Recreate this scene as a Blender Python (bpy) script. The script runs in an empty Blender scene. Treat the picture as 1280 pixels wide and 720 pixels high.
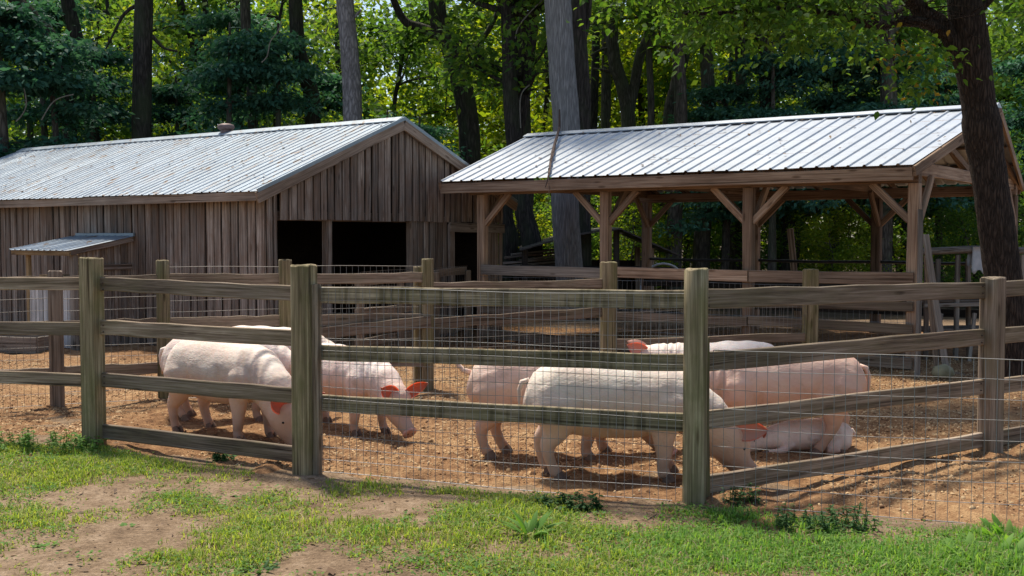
import bpy, math, random
import numpy as np
from mathutils import Vector, Matrix

random.seed(11)
RNG = np.random.default_rng(11)
sc = bpy.context.scene
COL = sc.collection
R = math.radians

# ------------------------------------------------------------------ camera, sky, sun, exposure
CAM_H = 1.6
FPX = 1400.0                       # focal length in pixels of a 1280 wide picture
PITCH = math.atan(65 / FPX)
cam_d = bpy.data.cameras.new('camera')
cam_d.sensor_width = 36.0
cam_d.lens = 36.0 * FPX / 1280.0
cam_d.clip_end = 3000
cam = bpy.data.objects.new('camera', cam_d)
COL.objects.link(cam)
cam.location = (0, 0, CAM_H)
cam.rotation_euler = (math.pi / 2 - PITCH, 0, 0)
sc.camera = cam

SUN_EL = R(64)
SUN_AZ = R(-30)                    # from +Y towards +X; negative is to the left, behind the wood
TO_SUN = Vector((math.sin(SUN_AZ) * math.cos(SUN_EL), math.cos(SUN_AZ) * math.cos(SUN_EL), math.sin(SUN_EL)))
world = bpy.data.worlds.new('World')
sc.world = world
world.use_nodes = True
wn = world.node_tree.nodes
wl = world.node_tree.links
wn.clear()
sky = wn.new('ShaderNodeTexSky')
sky.sky_type = 'NISHITA'
sky.sun_disc = False
sky.sun_elevation = SUN_EL
sky.sun_rotation = SUN_AZ
sky.air_density = 1.0
sky.dust_density = 1.5
bg = wn.new('ShaderNodeBackground')
bg.inputs['Strength'].default_value = 0.135
wo = wn.new('ShaderNodeOutputWorld')
wl.new(sky.outputs[0], bg.inputs[0])
wl.new(bg.outputs[0], wo.inputs[0])

sun_d = bpy.data.lights.new('sun', 'SUN')
sun_d.energy = 4.6
sun_d.angle = R(5.0)
sun_d.color = (1.0, 0.93, 0.81)
sun = bpy.data.objects.new('sun', sun_d)
COL.objects.link(sun)
sun.rotation_euler = TO_SUN.to_track_quat('Z', 'Y').to_euler()
sun.location = (0, 0, 30)

sc.view_settings.view_transform = 'Standard'
sc.view_settings.look = 'None'
sc.view_settings.exposure = 0.36
sc.view_settings.gamma = 1.0
sc.render.engine = 'CYCLES'
sc.cycles.max_bounces = 7
sc.cycles.transparent_max_bounces = 4
sc.cycles.use_denoising = True


# ------------------------------------------------------------------ where a point of the photo lies
def W(px, py, Y):
    """World point at depth Y seen at photo pixel (px, py)."""
    u = (px - 640) / FPX
    v = (py - 360) / FPX
    cp, sp = math.cos(PITCH), math.sin(PITCH)
    dy = cp - v * sp
    dz = -sp - v * cp
    k = Y / dy
    return Vector((u * k, Y, CAM_H + dz * k))


def G(px, py):
    """Ground point under photo pixel (px, py)."""
    v = (py - 360) / FPX
    cp, sp = math.cos(PITCH), math.sin(PITCH)
    dy = cp - v * sp
    dz = -sp - v * cp
    k = -CAM_H / dz
    return Vector(((px - 640) / FPX * k, dy * k, 0))


# ------------------------------------------------------------------ noise in numpy
def vnoise(x, y, seed=0):
    xi = np.floor(x).astype(np.int64)
    yi = np.floor(y).astype(np.int64)
    xf = x - xi
    yf = y - yi

    def h(a, b):
        n = (a * 374761393 + b * 668265263 + seed * 982451653) & 0x7fffffff
        n = ((n ^ (n >> 13)) * 1274126177) & 0x7fffffff
        return ((n ^ (n >> 16)) & 0xffff) / 65535.0
    u = xf * xf * (3 - 2 * xf)
    v = yf * yf * (3 - 2 * yf)
    a = h(xi, yi) * (1 - u) + h(xi + 1, yi) * u
    b = h(xi, yi + 1) * (1 - u) + h(xi + 1, yi + 1) * u
    return a * (1 - v) + b * v


def fbm(x, y, octaves=4, seed=0):
    s = 0
    amp = 0.5
    f = 1.0
    for o in range(octaves):
        s = s + amp * (vnoise(x * f, y * f, seed + o * 17) - 0.5)
        amp *= 0.5
        f *= 2.03
    return s * 2


# ------------------------------------------------------------------ node helpers
def new_mat(name):
    m = bpy.data.materials.new(name)
    m.use_nodes = True
    nt = m.node_tree
    b = nt.nodes['Principled BSDF']
    return m, nt, b


def nd(nt, kind, **kw):
    n = nt.nodes.new(kind)
    for k, v in kw.items():
        if k.startswith('_'):
            setattr(n, k[1:], v)
        else:
            n.inputs[k].default_value = v
    return n


def ramp(nt, fac, stops):
    n = nt.nodes.new('ShaderNodeValToRGB')
    e = n.color_ramp.elements
    while len(e) < len(stops):
        e.new(0.5)
    for i, (p, c) in enumerate(stops):
        e[i].position = p
        e[i].color = (c[0], c[1], c[2], 1)
    nt.links.new(fac, n.inputs[0])
    return n.outputs[0]


def mixc(nt, fac, a, b, mode='MIX'):
    n = nt.nodes.new('ShaderNodeMix')
    n.data_type = 'RGBA'
    n.blend_type = mode
    if isinstance(fac, (int, float)):
        n.inputs[0].default_value = fac
    else:
        nt.links.new(fac, n.inputs[0])
    for i, s in ((6, a), (7, b)):
        if isinstance(s, tuple):
            n.inputs[i].default_value = (s[0], s[1], s[2], 1)
        else:
            nt.links.new(s, n.inputs[i])
    return n.outputs[2]


def mth(nt, op, a, b=None, clamp=False):
    n = nt.nodes.new('ShaderNodeMath')
    n.operation = op
    n.use_clamp = clamp
    for i, s in enumerate((a, b)):
        if s is None:
            continue
        if isinstance(s, (int, float)):
            n.inputs[i].default_value = s
        else:
            nt.links.new(s, n.inputs[i])
    return n.outputs[0]


def noise(nt, vec, scale, detail=4, rough=0.55, dist=0.0):
    n = nd(nt, 'ShaderNodeTexNoise', Scale=scale, Detail=detail, Roughness=rough, Distortion=dist)
    nt.links.new(vec, n.inputs['Vector'])
    return n.outputs['Fac']


def coords(nt, scale=(1, 1, 1), rand=True, space='Object'):
    tc = nt.nodes.new('ShaderNodeTexCoord')
    mp = nd(nt, 'ShaderNodeMapping')
    mp.inputs['Scale'].default_value = scale
    out = tc.outputs[space]
    if rand:
        oi = nt.nodes.new('ShaderNodeObjectInfo')
        ml = nt.nodes.new('ShaderNodeVectorMath')
        ml.operation = 'SCALE'
        ml.inputs[0].default_value = (37.0, 19.0, 53.0)
        nt.links.new(oi.outputs['Random'], ml.inputs['Scale'])
        ad = nt.nodes.new('ShaderNodeVectorMath')
        ad.operation = 'ADD'
        nt.links.new(out, ad.inputs[0])
        nt.links.new(ml.outputs[0], ad.inputs[1])
        out = ad.outputs[0]
    nt.links.new(out, mp.inputs['Vector'])
    return mp.outputs[0]


def bump(nt, b, height, strength, dist=0.01):
    n = nd(nt, 'ShaderNodeBump', Strength=strength, Distance=dist)
    nt.links.new(height, n.inputs['Height'])
    nt.links.new(n.outputs[0], b.inputs['Normal'])


def wood_mat(name, dark, mid, light, algae=None, algae_amt=0.0, rough=0.85, contrast=1.0, stripes=False):
    m, nt, b = new_mat(name)
    v1 = coords(nt, (0.9, 38, 38))
    v2 = coords(nt, (2.2, 130, 130))
    v3 = coords(nt, (1.6, 3.5, 3.5))
    g1 = noise(nt, v1, 1.0, 5, 0.6, 0.8)
    g2 = noise(nt, v2, 1.0, 3, 0.6, 0.2)
    blot = noise(nt, v3, 1.0, 3, 0.5)
    g = mth(nt, 'ADD', mth(nt, 'MULTIPLY', g1, 0.6), mth(nt, 'MULTIPLY', g2, 0.4))
    s = 0.105 / contrast
    col = ramp(nt, g, [(0.5 - s * 1.3, dark), (0.5, mid), (0.5 + s * 1.2, light)])
    oi = nt.nodes.new('ShaderNodeObjectInfo')
    shade = ramp(nt, oi.outputs['Random'], [(0.0, (0.58, 0.55, 0.52)), (0.5, (0.95, 0.93, 0.9)), (1.0, (1.25, 1.2, 1.14))])
    col = mixc(nt, 1.0, col, shade, 'MULTIPLY')
    bl = ramp(nt, blot, [(0.3, (0.62, 0.6, 0.58)), (0.6, (1.08, 1.06, 1.04))])
    col = mixc(nt, 0.8, col, bl, 'MULTIPLY')
    # small knots
    vk = coords(nt, (2.2, 9, 9))
    vo = nd(nt, 'ShaderNodeTexVoronoi', Scale=1.0)
    nt.links.new(vk, vo.inputs['Vector'])
    kn = ramp(nt, vo.outputs['Distance'], [(0.08, (0.35, 0.3, 0.26)), (0.17, (1, 1, 1))])
    col = mixc(nt, 0.8, col, kn, 'MULTIPLY')
    if algae:
        va = coords(nt, (2.5, 5, 5))
        an = noise(nt, va, 1.3, 5, 0.65)
        am = ramp(nt, an, [(0.42, (0, 0, 0)), (0.62, (1, 1, 1))])
        am2 = mth(nt, 'MULTIPLY', am, algae_amt)
        col = mixc(nt, am2, col, algae)
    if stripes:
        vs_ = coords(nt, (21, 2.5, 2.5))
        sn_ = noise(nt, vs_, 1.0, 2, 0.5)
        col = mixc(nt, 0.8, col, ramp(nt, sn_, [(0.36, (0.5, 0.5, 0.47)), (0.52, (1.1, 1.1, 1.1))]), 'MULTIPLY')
    vc = coords(nt, (0.55, 30, 30))
    ck = noise(nt, vc, 1.0, 2, 0.5, 0.3)
    col = mixc(nt, 0.85, col, ramp(nt, ck, [(0.30, (0.3, 0.27, 0.24)), (0.37, (1, 1, 1))]), 'MULTIPLY')
    nt.links.new(col, b.inputs['Base Color'])
    b.inputs['Roughness'].default_value = rough
    b.inputs['Specular IOR Level'].default_value = 0.25
    bump(nt, b, g, 0.8, 0.006)
    return m


M = {}
M['fence'] = wood_mat('weathered_grey_wood', (0.085, 0.060, 0.042), (0.27, 0.208, 0.152), (0.46, 0.38, 0.30), (0.18, 0.15, 0.075), 0.35)
M['fence_striped'] = wood_mat('cross_striped_wood', (0.085, 0.068, 0.042), (0.25, 0.205, 0.14), (0.42, 0.36, 0.26), (0.15, 0.14, 0.055), 0.4, stripes=True)  # darker bands at uneven spacing along the boards
M['fence_post'] = wood_mat('mossy_post_wood', (0.09, 0.068, 0.038), (0.255, 0.205, 0.122), (0.43, 0.36, 0.23), (0.13, 0.13, 0.04), 0.5)
M['fence_back'] = wood_mat('brown_fence_wood', (0.12, 0.085, 0.06), (0.24, 0.18, 0.135), (0.36, 0.29, 0.22), (0.16, 0.15, 0.08), 0.25)
M['barn'] = wood_mat('barn_board_wood', (0.075, 0.06, 0.05), (0.245, 0.207, 0.178), (0.42, 0.375, 0.335), (0.20, 0.12, 0.075), 0.5, contrast=1.15)
M['barn_trim'] = wood_mat('barn_trim_wood', (0.20, 0.15, 0.11), (0.34, 0.265, 0.205), (0.46, 0.38, 0.31))
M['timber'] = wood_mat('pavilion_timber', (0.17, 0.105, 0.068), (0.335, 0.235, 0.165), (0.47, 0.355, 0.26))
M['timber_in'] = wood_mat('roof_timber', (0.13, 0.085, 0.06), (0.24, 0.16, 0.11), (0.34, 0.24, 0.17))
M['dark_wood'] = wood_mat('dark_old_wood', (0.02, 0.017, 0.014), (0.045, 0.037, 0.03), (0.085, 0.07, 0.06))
M['inner_shade'] = wood_mat('inner_shade_wood', (0.018, 0.013, 0.01), (0.03, 0.022, 0.017), (0.05, 0.036, 0.028))  # near-black: shade of gaps and bays put into the colour
M['pale_wood'] = wood_mat('bleached_wood', (0.15, 0.13, 0.11), (0.24, 0.21, 0.18), (0.34, 0.31, 0.27))
M['new_wood'] = wood_mat('yellow_pine', (0.30, 0.20, 0.10), (0.45, 0.32, 0.17), (0.56, 0.43, 0.26))
M['white_wood'] = wood_mat('white_painted_wood', (0.45, 0.45, 0.45), (0.68, 0.68, 0.68), (0.78, 0.78, 0.78))


def metal_roof(name, base, dirt, dirt_amt, rust_amt):
    m, nt, b = new_mat(name)
    v = coords(nt, (6, 0.5, 1), rand=True)
    n1 = noise(nt, v, 1.4, 5, 0.6)
    v2 = coords(nt, (1.5, 1.5, 1))
    n2 = noise(nt, v2, 1.6, 5, 0.65)
    f = mth(nt, 'MULTIPLY', ramp(nt, n1, [(0.45, (0, 0, 0)), (0.75, (1, 1, 1))]), dirt_amt)
    col = mixc(nt, f, base, dirt)
    f2 = ramp(nt, n2, [(0.35, (0.86, 0.88, 0.9)), (0.65, (1.0, 1.0, 1.0))])
    col = mixc(nt, 1.0, col, f2, 'MULTIPLY')
    v3 = coords(nt, (9, 3.0, 1))
    n3 = noise(nt, v3, 1.5, 3, 0.6, 0.4)
    f3 = mth(nt, 'MULTIPLY', ramp(nt, n3, [(0.60, (0, 0, 0)), (0.66, (1, 1, 1))]), rust_amt)
    col = mixc(nt, f3, col, (0.21, 0.13, 0.075))
    v4 = coords(nt, (26, 0.42, 1))
    n4 = noise(nt, v4, 1.0, 3, 0.6, 0.15)
    v5 = coords(nt, (0.8, 0.8, 1))
    n5 = noise(nt, v5, 1.2, 3, 0.6)
    f4 = mth(nt, 'MULTIPLY', ramp(nt, n4, [(0.60, (0, 0, 0)), (0.67, (1, 1, 1))]), ramp(nt, n5, [(0.42, (0, 0, 0)), (0.6, (1, 1, 1))]))
    col = mixc(nt, mth(nt, 'MULTIPLY', f4, rust_amt * 0.8), col, (0.17, 0.12, 0.085))
    nt.links.new(col, b.inputs['Base Color'])
    b.inputs['Metallic'].default_value = 0.25
    b.inputs['Roughness'].default_value = 0.42
    bump(nt, b, n2, 0.12, 0.01)
    return m


M['roof_bright'] = metal_roof('bright_sheet_metal', (0.50, 0.53, 0.565), (0.33, 0.34, 0.35), 0.45, 0.2)
M['roof_old'] = metal_roof('weathered_sheet_metal', (0.33, 0.385, 0.43), (0.20, 0.19, 0.175), 0.6, 0.9)
M['roof_trim'] = metal_roof('blue_grey_trim_metal', (0.24, 0.30, 0.33), (0.2, 0.22, 0.23), 0.3, 0.1)


def plain(name, col, rough=0.6, metal=0.0, var=0.15, scale=6.0, spec=0.4, bmp=0.0):
    m, nt, b = new_mat(name)
    v = coords(nt)
    n = noise(nt, v, scale, 5, 0.6)
    lo = tuple(c * (1 - var) for c in col)
    hi = tuple(min(1, c * (1 + var)) for c in col)
    nt.links.new(ramp(nt, n, [(0.3, lo), (0.7, hi)]), b.inputs['Base Color'])
    b.inputs['Roughness'].default_value = rough
    b.inputs['Metallic'].default_value = metal
    b.inputs['Specular IOR Level'].default_value = spec
    if bmp:
        bump(nt, b, n, bmp, 0.01)
    return m


M['wire'] = plain('galvanised_wire', (0.27, 0.265, 0.26), 0.55, 0.4, 0.25, 3.0)
M['wire_dark'] = plain('dull_wire', (0.20, 0.19, 0.18), 0.5, 0.6, 0.3, 3.0)
M['nail'] = plain('rusty_nail', (0.07, 0.045, 0.035), 0.6, 0.5)
M['pipe'] = plain('black_pipe', (0.02, 0.02, 0.02), 0.5)
M['vent'] = plain('rusty_vent_metal', (0.19, 0.13, 0.12), 0.6, 0.2, 0.35, 9)
M['yellow'] = plain('yellow_plastic', (0.75, 0.36, 0.03), 0.5)
M['white_plastic'] = plain('white_plastic', (0.72, 0.73, 0.74), 0.5, var=0.08)
M['cloth'] = plain('grey_cloth', (0.45, 0.46, 0.47), 0.95, var=0.2)
M['dark_cloth'] = plain('brown_cloth', (0.10, 0.06, 0.05), 0.95, var=0.3)
M['stone'] = plain('mossy_stone', (0.32, 0.29, 0.17), 0.9, var=0.35, bmp=0.5)
M['hoof'] = plain('hoof_horn', (0.16, 0.105, 0.075), 0.7, var=0.35, scale=20)
M['eye'] = plain('dark_eye', (0.012, 0.009, 0.008), 0.15, var=0.1)
M['rust_sheet'] = plain('rusty_sheet', (0.075, 0.06, 0.05), 0.7, 0.1, 0.4, 4)


def bark_mat(name, dark, light, sx=9, sz=1.2, strength=0.9, lichen=None):
    m, nt, b = new_mat(name)
    v = coords(nt, (sx, sx, sz))
    vo = nd(nt, 'ShaderNodeTexVoronoi', Scale=1.6, Randomness=1.0)
    vo.feature = 'DISTANCE_TO_EDGE'
    nz = nd(nt, 'ShaderNodeTexNoise', Scale=1.5, Detail=4.0)
    nt.links.new(v, nz.inputs['Vector'])
    ad = nt.nodes.new('ShaderNodeVectorMath')
    ad.operation = 'ADD'
    nt.links.new(v, ad.inputs[0])
    nt.links.new(nz.outputs['Color'], ad.inputs[1])
    nt.links.new(ad.outputs[0], vo.inputs['Vector'])
    n1 = noise(nt, v, 2.5, 5, 0.65)
    h = mth(nt, 'ADD', mth(nt, 'MULTIPLY', vo.outputs['Distance'], 1.3), mth(nt, 'MULTIPLY', n1, 0.6))
    col = ramp(nt, h, [(0.22, dark), (0.75, light)])
    v2 = coords(nt, (1.2, 1.2, 0.7))
    n2 = noise(nt, v2, 1.6, 4, 0.6)
    if lichen:
        col = mixc(nt, ramp(nt, n2, [(0.45, (0, 0, 0)), (0.65, (0.7, 0.7, 0.7))]), col, lichen)
    nt.links.new(col, b.inputs['Base Color'])
    b.inputs['Roughness'].default_value = 0.9
    b.inputs['Specular IOR Level'].default_value = 0.15
    bump(nt, b, h, strength, 0.03)
    return m


M['bark_grey'] = bark_mat('grey_bark', (0.12, 0.11, 0.105), (0.36, 0.34, 0.325), 24, 1.3, 0.9)
M['bark_pink'] = bark_mat('pinkish_grey_bark', (0.11, 0.095, 0.09), (0.33, 0.29, 0.275), 9, 2.4, 0.7)
M['bark_dark'] = bark_mat('dark_bark', (0.018, 0.015, 0.012), (0.075, 0.06, 0.05), 9, 1.6, 0.8, (0.05, 0.06, 0.03))
M['bark_mid'] = bark_mat('brown_bark', (0.04, 0.033, 0.026), (0.15, 0.125, 0.10), 9, 1.6, 0.8, (0.09, 0.10, 0.06))
M['bark_near'] = bark_mat('furrowed_brown_bark', (0.012, 0.009, 0.007), (0.085, 0.06, 0.045), 22, 3.2, 1.0)
M['twig'] = plain('dry_twig', (0.075, 0.045, 0.033), 0.9, var=0.35)
M['dead_branch'] = plain('dead_pale_branch', (0.20, 0.17, 0.135), 0.9, var=0.35)


def leaf_mat(name, c0, c1, c2, trans=0.45, tcol=None, rough=0.65):
    """Leaves: reflect and let light through; colour varies leaf by leaf and tree by tree."""
    m = bpy.data.materials.new(name)
    m.use_nodes = True
    nt = m.node_tree
    nt.nodes.clear()
    out = nt.nodes.new('ShaderNodeOutputMaterial')
    g = nt.nodes.new('ShaderNodeNewGeometry')
    oi = nt.nodes.new('ShaderNodeObjectInfo')
    v = coords(nt, (1, 1, 1), rand=True)
    n = noise(nt, v, 0.9, 3, 0.6)
    f = mth(nt, 'ADD', mth(nt, 'MULTIPLY', g.outputs['Random Per Island'], 0.55), mth(nt, 'MULTIPLY', n, 0.5))
    f = mth(nt, 'ADD', f, mth(nt, 'MULTIPLY', mth(nt, 'SUBTRACT', oi.outputs['Random'], 0.5), 0.25))
    col = ramp(nt, f, [(0.15, c0), (0.5, c1), (0.85, c2)])
    p = nd(nt, 'ShaderNodeBsdfPrincipled', Roughness=rough)
    p.inputs['Specular IOR Level'].default_value = 0.18
    nt.links.new(col, p.inputs['Base Color'])
    t = nt.nodes.new('ShaderNodeBsdfTranslucent')
    tc = mixc(nt, 1.0, col, tcol or (1.9, 1.75, 0.7), 'MULTIPLY')
    nt.links.new(tc, t.inputs[0])
    mx = nt.nodes.new('ShaderNodeMixShader')
    mx.inputs[0].default_value = trans
    nt.links.new(p.outputs[0], mx.inputs[1])
    nt.links.new(t.outputs[0], mx.inputs[2])
    nt.links.new(mx.outputs[0], out.inputs[0])
    return m


M['leaf_sunlit'] = leaf_mat('sunlit_leaves', (0.07, 0.14, 0.018), (0.16, 0.24, 0.026), (0.30, 0.32, 0.04), 0.6, (2.0, 1.85, 0.5))  # copy of the mid leaves with sunlight put into a yellower, brighter colour
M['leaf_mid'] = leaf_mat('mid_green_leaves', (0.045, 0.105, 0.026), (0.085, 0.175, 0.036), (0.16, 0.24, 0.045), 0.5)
M['leaf_dark'] = leaf_mat('blue_green_leaves', (0.028, 0.085, 0.060), (0.055, 0.15, 0.10), (0.10, 0.21, 0.13), 0.3, (1.3, 1.5, 0.8))
M['leaf_near'] = leaf_mat('near_tree_leaves', (0.035, 0.085, 0.018), (0.065, 0.14, 0.026), (0.13, 0.20, 0.035), 0.5, (1.8, 1.7, 0.6))
M['leaf_yellow'] = leaf_mat('yellow_leaves', (0.14, 0.15, 0.02), (0.3, 0.22, 0.03), (0.34, 0.2, 0.04), 0.5, (1.5, 1.3, 0.5))  # yellower leaf colour for a few sprays of the near tree
M['grass'] = leaf_mat('short_grass_blades', (0.13, 0.19, 0.03), (0.22, 0.31, 0.05), (0.40, 0.42, 0.12), 0.45, (1.6, 1.6, 0.6))
M['grass_cool'] = leaf_mat('lush_grass_blades', (0.085, 0.19, 0.04), (0.145, 0.29, 0.055), (0.27, 0.38, 0.10), 0.45, (1.5, 1.6, 0.6))
M['weed'] = leaf_mat('weed_leaves', (0.07, 0.15, 0.03), (0.12, 0.24, 0.045), (0.2, 0.32, 0.07), 0.4, (1.5, 1.6, 0.6))
M['weed_dark'] = leaf_mat('dark_weed_leaves', (0.028, 0.07, 0.022), (0.045, 0.11, 0.03), (0.075, 0.15, 0.04), 0.35, (1.5, 1.6, 0.7))
M['dry_leaf'] = leaf_mat('dry_fallen_leaves', (0.10, 0.06, 0.035), (0.18, 0.11, 0.06), (0.27, 0.18, 0.10), 0.15, (1.2, 1.0, 0.7))


def skin_mat():
    m, nt, b = new_mat('pig_skin')
    v = coords(nt, (1, 1, 1))
    n1 = noise(nt, v, 4.0, 4, 0.6)
    col = ramp(nt, n1, [(0.32, (0.68, 0.52, 0.44)), (0.55, (0.78, 0.66, 0.57)), (0.72, (0.83, 0.74, 0.65))])
    oi = nt.nodes.new('ShaderNodeObjectInfo')
    col = mixc(nt, 1.0, col, oi.outputs['Color'], 'MULTIPLY')
    # warm bounce off the ground, put into the colour of belly and legs
    tc = nt.nodes.new('ShaderNodeTexCoord')
    sp = nt.nodes.new('ShaderNodeSeparateXYZ')
    nt.links.new(tc.outputs['Object'], sp.inputs[0])
    n2 = noise(nt, v, 6.0, 4, 0.6)
    zz = mth(nt, 'ADD', sp.outputs['Z'], mth(nt, 'MULTIPLY', mth(nt, 'SUBTRACT', n2, 0.5), 0.18))
    bare = ramp(nt, zz, [(0.38, (1, 1, 1)), (0.60, (0, 0, 0))])  # lower down, more of the painted bounce tint
    col = mixc(nt, mth(nt, 'MULTIPLY', bare, 0.6), col, (0.62, 0.36, 0.25))
    # dried mud on the lower legs, in splashes higher up
    mud = ramp(nt, zz, [(0.10, (1, 1, 1)), (0.30, (0, 0, 0))])
    dust = mth(nt, 'MULTIPLY', ramp(nt, sp.outputs['X'], [(0.66, (0, 0, 0)), (0.9, (1, 1, 1))]), ramp(nt, n2, [(0.35, (0.25, 0.25, 0.25)), (0.6, (1, 1, 1))]))
    col = mixc(nt, mth(nt, 'MULTIPLY', dust, 0.5), col, (0.40, 0.27, 0.19))
    col = mixc(nt, mth(nt, 'MULTIPLY', mud, 0.72), col, (0.34, 0.215, 0.14))
    n3 = noise(nt, v, 9.0, 5, 0.7)
    spl = ramp(nt, n3, [(0.54, (0, 0, 0)), (0.68, (1, 1, 1))])
    col = mixc(nt, mth(nt, 'MULTIPLY', spl, 0.38), col, (0.40, 0.275, 0.18))
    nt.links.new(col, b.inputs['Base Color'])
    b.inputs['Roughness'].default_value = 0.62
    b.inputs['Specular IOR Level'].default_value = 0.3
    b.inputs['Subsurface Weight'].default_value = 0.18
    b.inputs['Subsurface Radius'].default_value = (1.0, 0.35, 0.2)
    b.inputs['Subsurface Scale'].default_value = 0.02
    vb = coords(nt, (30, 30, 95))
    h1 = noise(nt, vb, 1.0, 3, 0.6)
    vb2 = coords(nt, (26, 30, 46))
    vb2.node.inputs['Rotation'].default_value = (0, 0.7, 0)
    h2 = noise(nt, vb2, 1.0, 3, 0.55, 0.8)
    vb3 = coords(nt, (5, 5, 7))
    h3 = noise(nt, vb3, 1.0, 3, 0.5, 0.4)
    hh = mth(nt, 'ADD', mth(nt, 'MULTIPLY', h1, 0.35), mth(nt, 'MULTIPLY', h2, 0.6))
    bump(nt, b, mth(nt, 'ADD', hh, mth(nt, 'MULTIPLY', h3, 0.9)), 0.55, 0.011)
    return m


M['skin'] = skin_mat()
M['ear'] = leaf_mat('thin_ear_skin', (0.58, 0.36, 0.28), (0.62, 0.40, 0.31), (0.66, 0.44, 0.35), 0.5, (0.95, 0.15, 0.06), 0.6)
M['ear_in'] = leaf_mat('inner_ear_skin', (0.36, 0.16, 0.11), (0.40, 0.18, 0.125), (0.44, 0.21, 0.145), 0.30, (1.2, 0.42, 0.30), 0.6)
M['ear_pale'] = leaf_mat('pale_inner_ear_skin', (0.50, 0.30, 0.23), (0.54, 0.33, 0.26), (0.58, 0.37, 0.29), 0.25, (1.1, 0.5, 0.38), 0.6)
M['snout'] = plain('pink_snout_skin', (0.52, 0.28, 0.22), 0.55, var=0.2, scale=20)


def ground_mat(name, stops, scale, bump_s, chip=None):
    m, nt, b = new_mat(name)
    v = coords(nt, (1, 1, 1), rand=False)
    n1 = noise(nt, v, 0.55, 5, 0.6)
    n2 = noise(nt, v, scale, 6, 0.7)
    n3 = noise(nt, v, scale * 7, 3, 0.7)
    f = mth(nt, 'ADD', mth(nt, 'MULTIPLY', n1, 0.45), mth(nt, 'MULTIPLY', n2, 0.55))
    col = ramp(nt, f, stops)
    gr = ramp(nt, n3, [(0.32, (0.55, 0.52, 0.5)), (0.55, (1, 1, 1)), (0.72, (1.25, 1.22, 1.18))])
    col = mixc(nt, 0.85, col, gr, 'MULTIPLY')
    nt.links.new(col, b.inputs['Base Color'])
    b.inputs['Roughness'].default_value = 0.95
    b.inputs['Specular IOR Level'].default_value = 0.1
    bump(nt, b, mth(nt, 'ADD', n2, mth(nt, 'MULTIPLY', n3, 0.5)), bump_s, 0.03)
    return m


M['dirt'] = ground_mat('tan_dirt', [(0.34, (0.105, 0.068, 0.041)), (0.5, (0.235, 0.162, 0.10)), (0.64, (0.35, 0.255, 0.17))], 7, 1.0)
M['pen_dirt'] = ground_mat('orange_pen_dirt', [(0.37, (0.11, 0.055, 0.028)), (0.49, (0.30, 0.165, 0.08)), (0.61, (0.45, 0.28, 0.14))], 11, 1.0)
M['litter'] = ground_mat('forest_floor', [(0.36, (0.035, 0.028, 0.018)), (0.5, (0.075, 0.055, 0.034)), (0.64, (0.12, 0.09, 0.055))], 4, 0.7)


def chip_mat():
    m, nt, b = new_mat('wood_chips')
    g = nt.nodes.new('ShaderNodeNewGeometry')
    col = ramp(nt, g.outputs['Random Per Island'], [(0.0, (0.10, 0.05, 0.025)), (0.25, (0.24, 0.13, 0.065)), (0.6, (0.43, 0.275, 0.14)), (1.0, (0.55, 0.39, 0.22))])
    nt.links.new(col, b.inputs['Base Color'])
    b.inputs['Roughness'].default_value = 0.9
    b.inputs['Specular IOR Level'].default_value = 0.15
    return m


M['chips'] = chip_mat()


# ------------------------------------------------------------------ mesh helpers
def np_mesh(name, verts, faces):
    """verts (N,3) array; faces (F,k) array with k constant."""
    me = bpy.data.meshes.new(name)
    F, k = faces.shape
    me.vertices.add(len(verts))
    me.vertices.foreach_set('co', np.ascontiguousarray(verts, dtype=np.float32).ravel())
    me.loops.add(F * k)
    me.loops.foreach_set('vertex_index', np.ascontiguousarray(faces, dtype=np.int32).ravel())
    me.polygons.add(F)
    me.polygons.foreach_set('loop_start', np.arange(0, F * k, k, dtype=np.int32))
    me.polygons.foreach_set('loop_total', np.full(F, k, dtype=np.int32))
    me.update(calc_edges=True)
    return me


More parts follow.
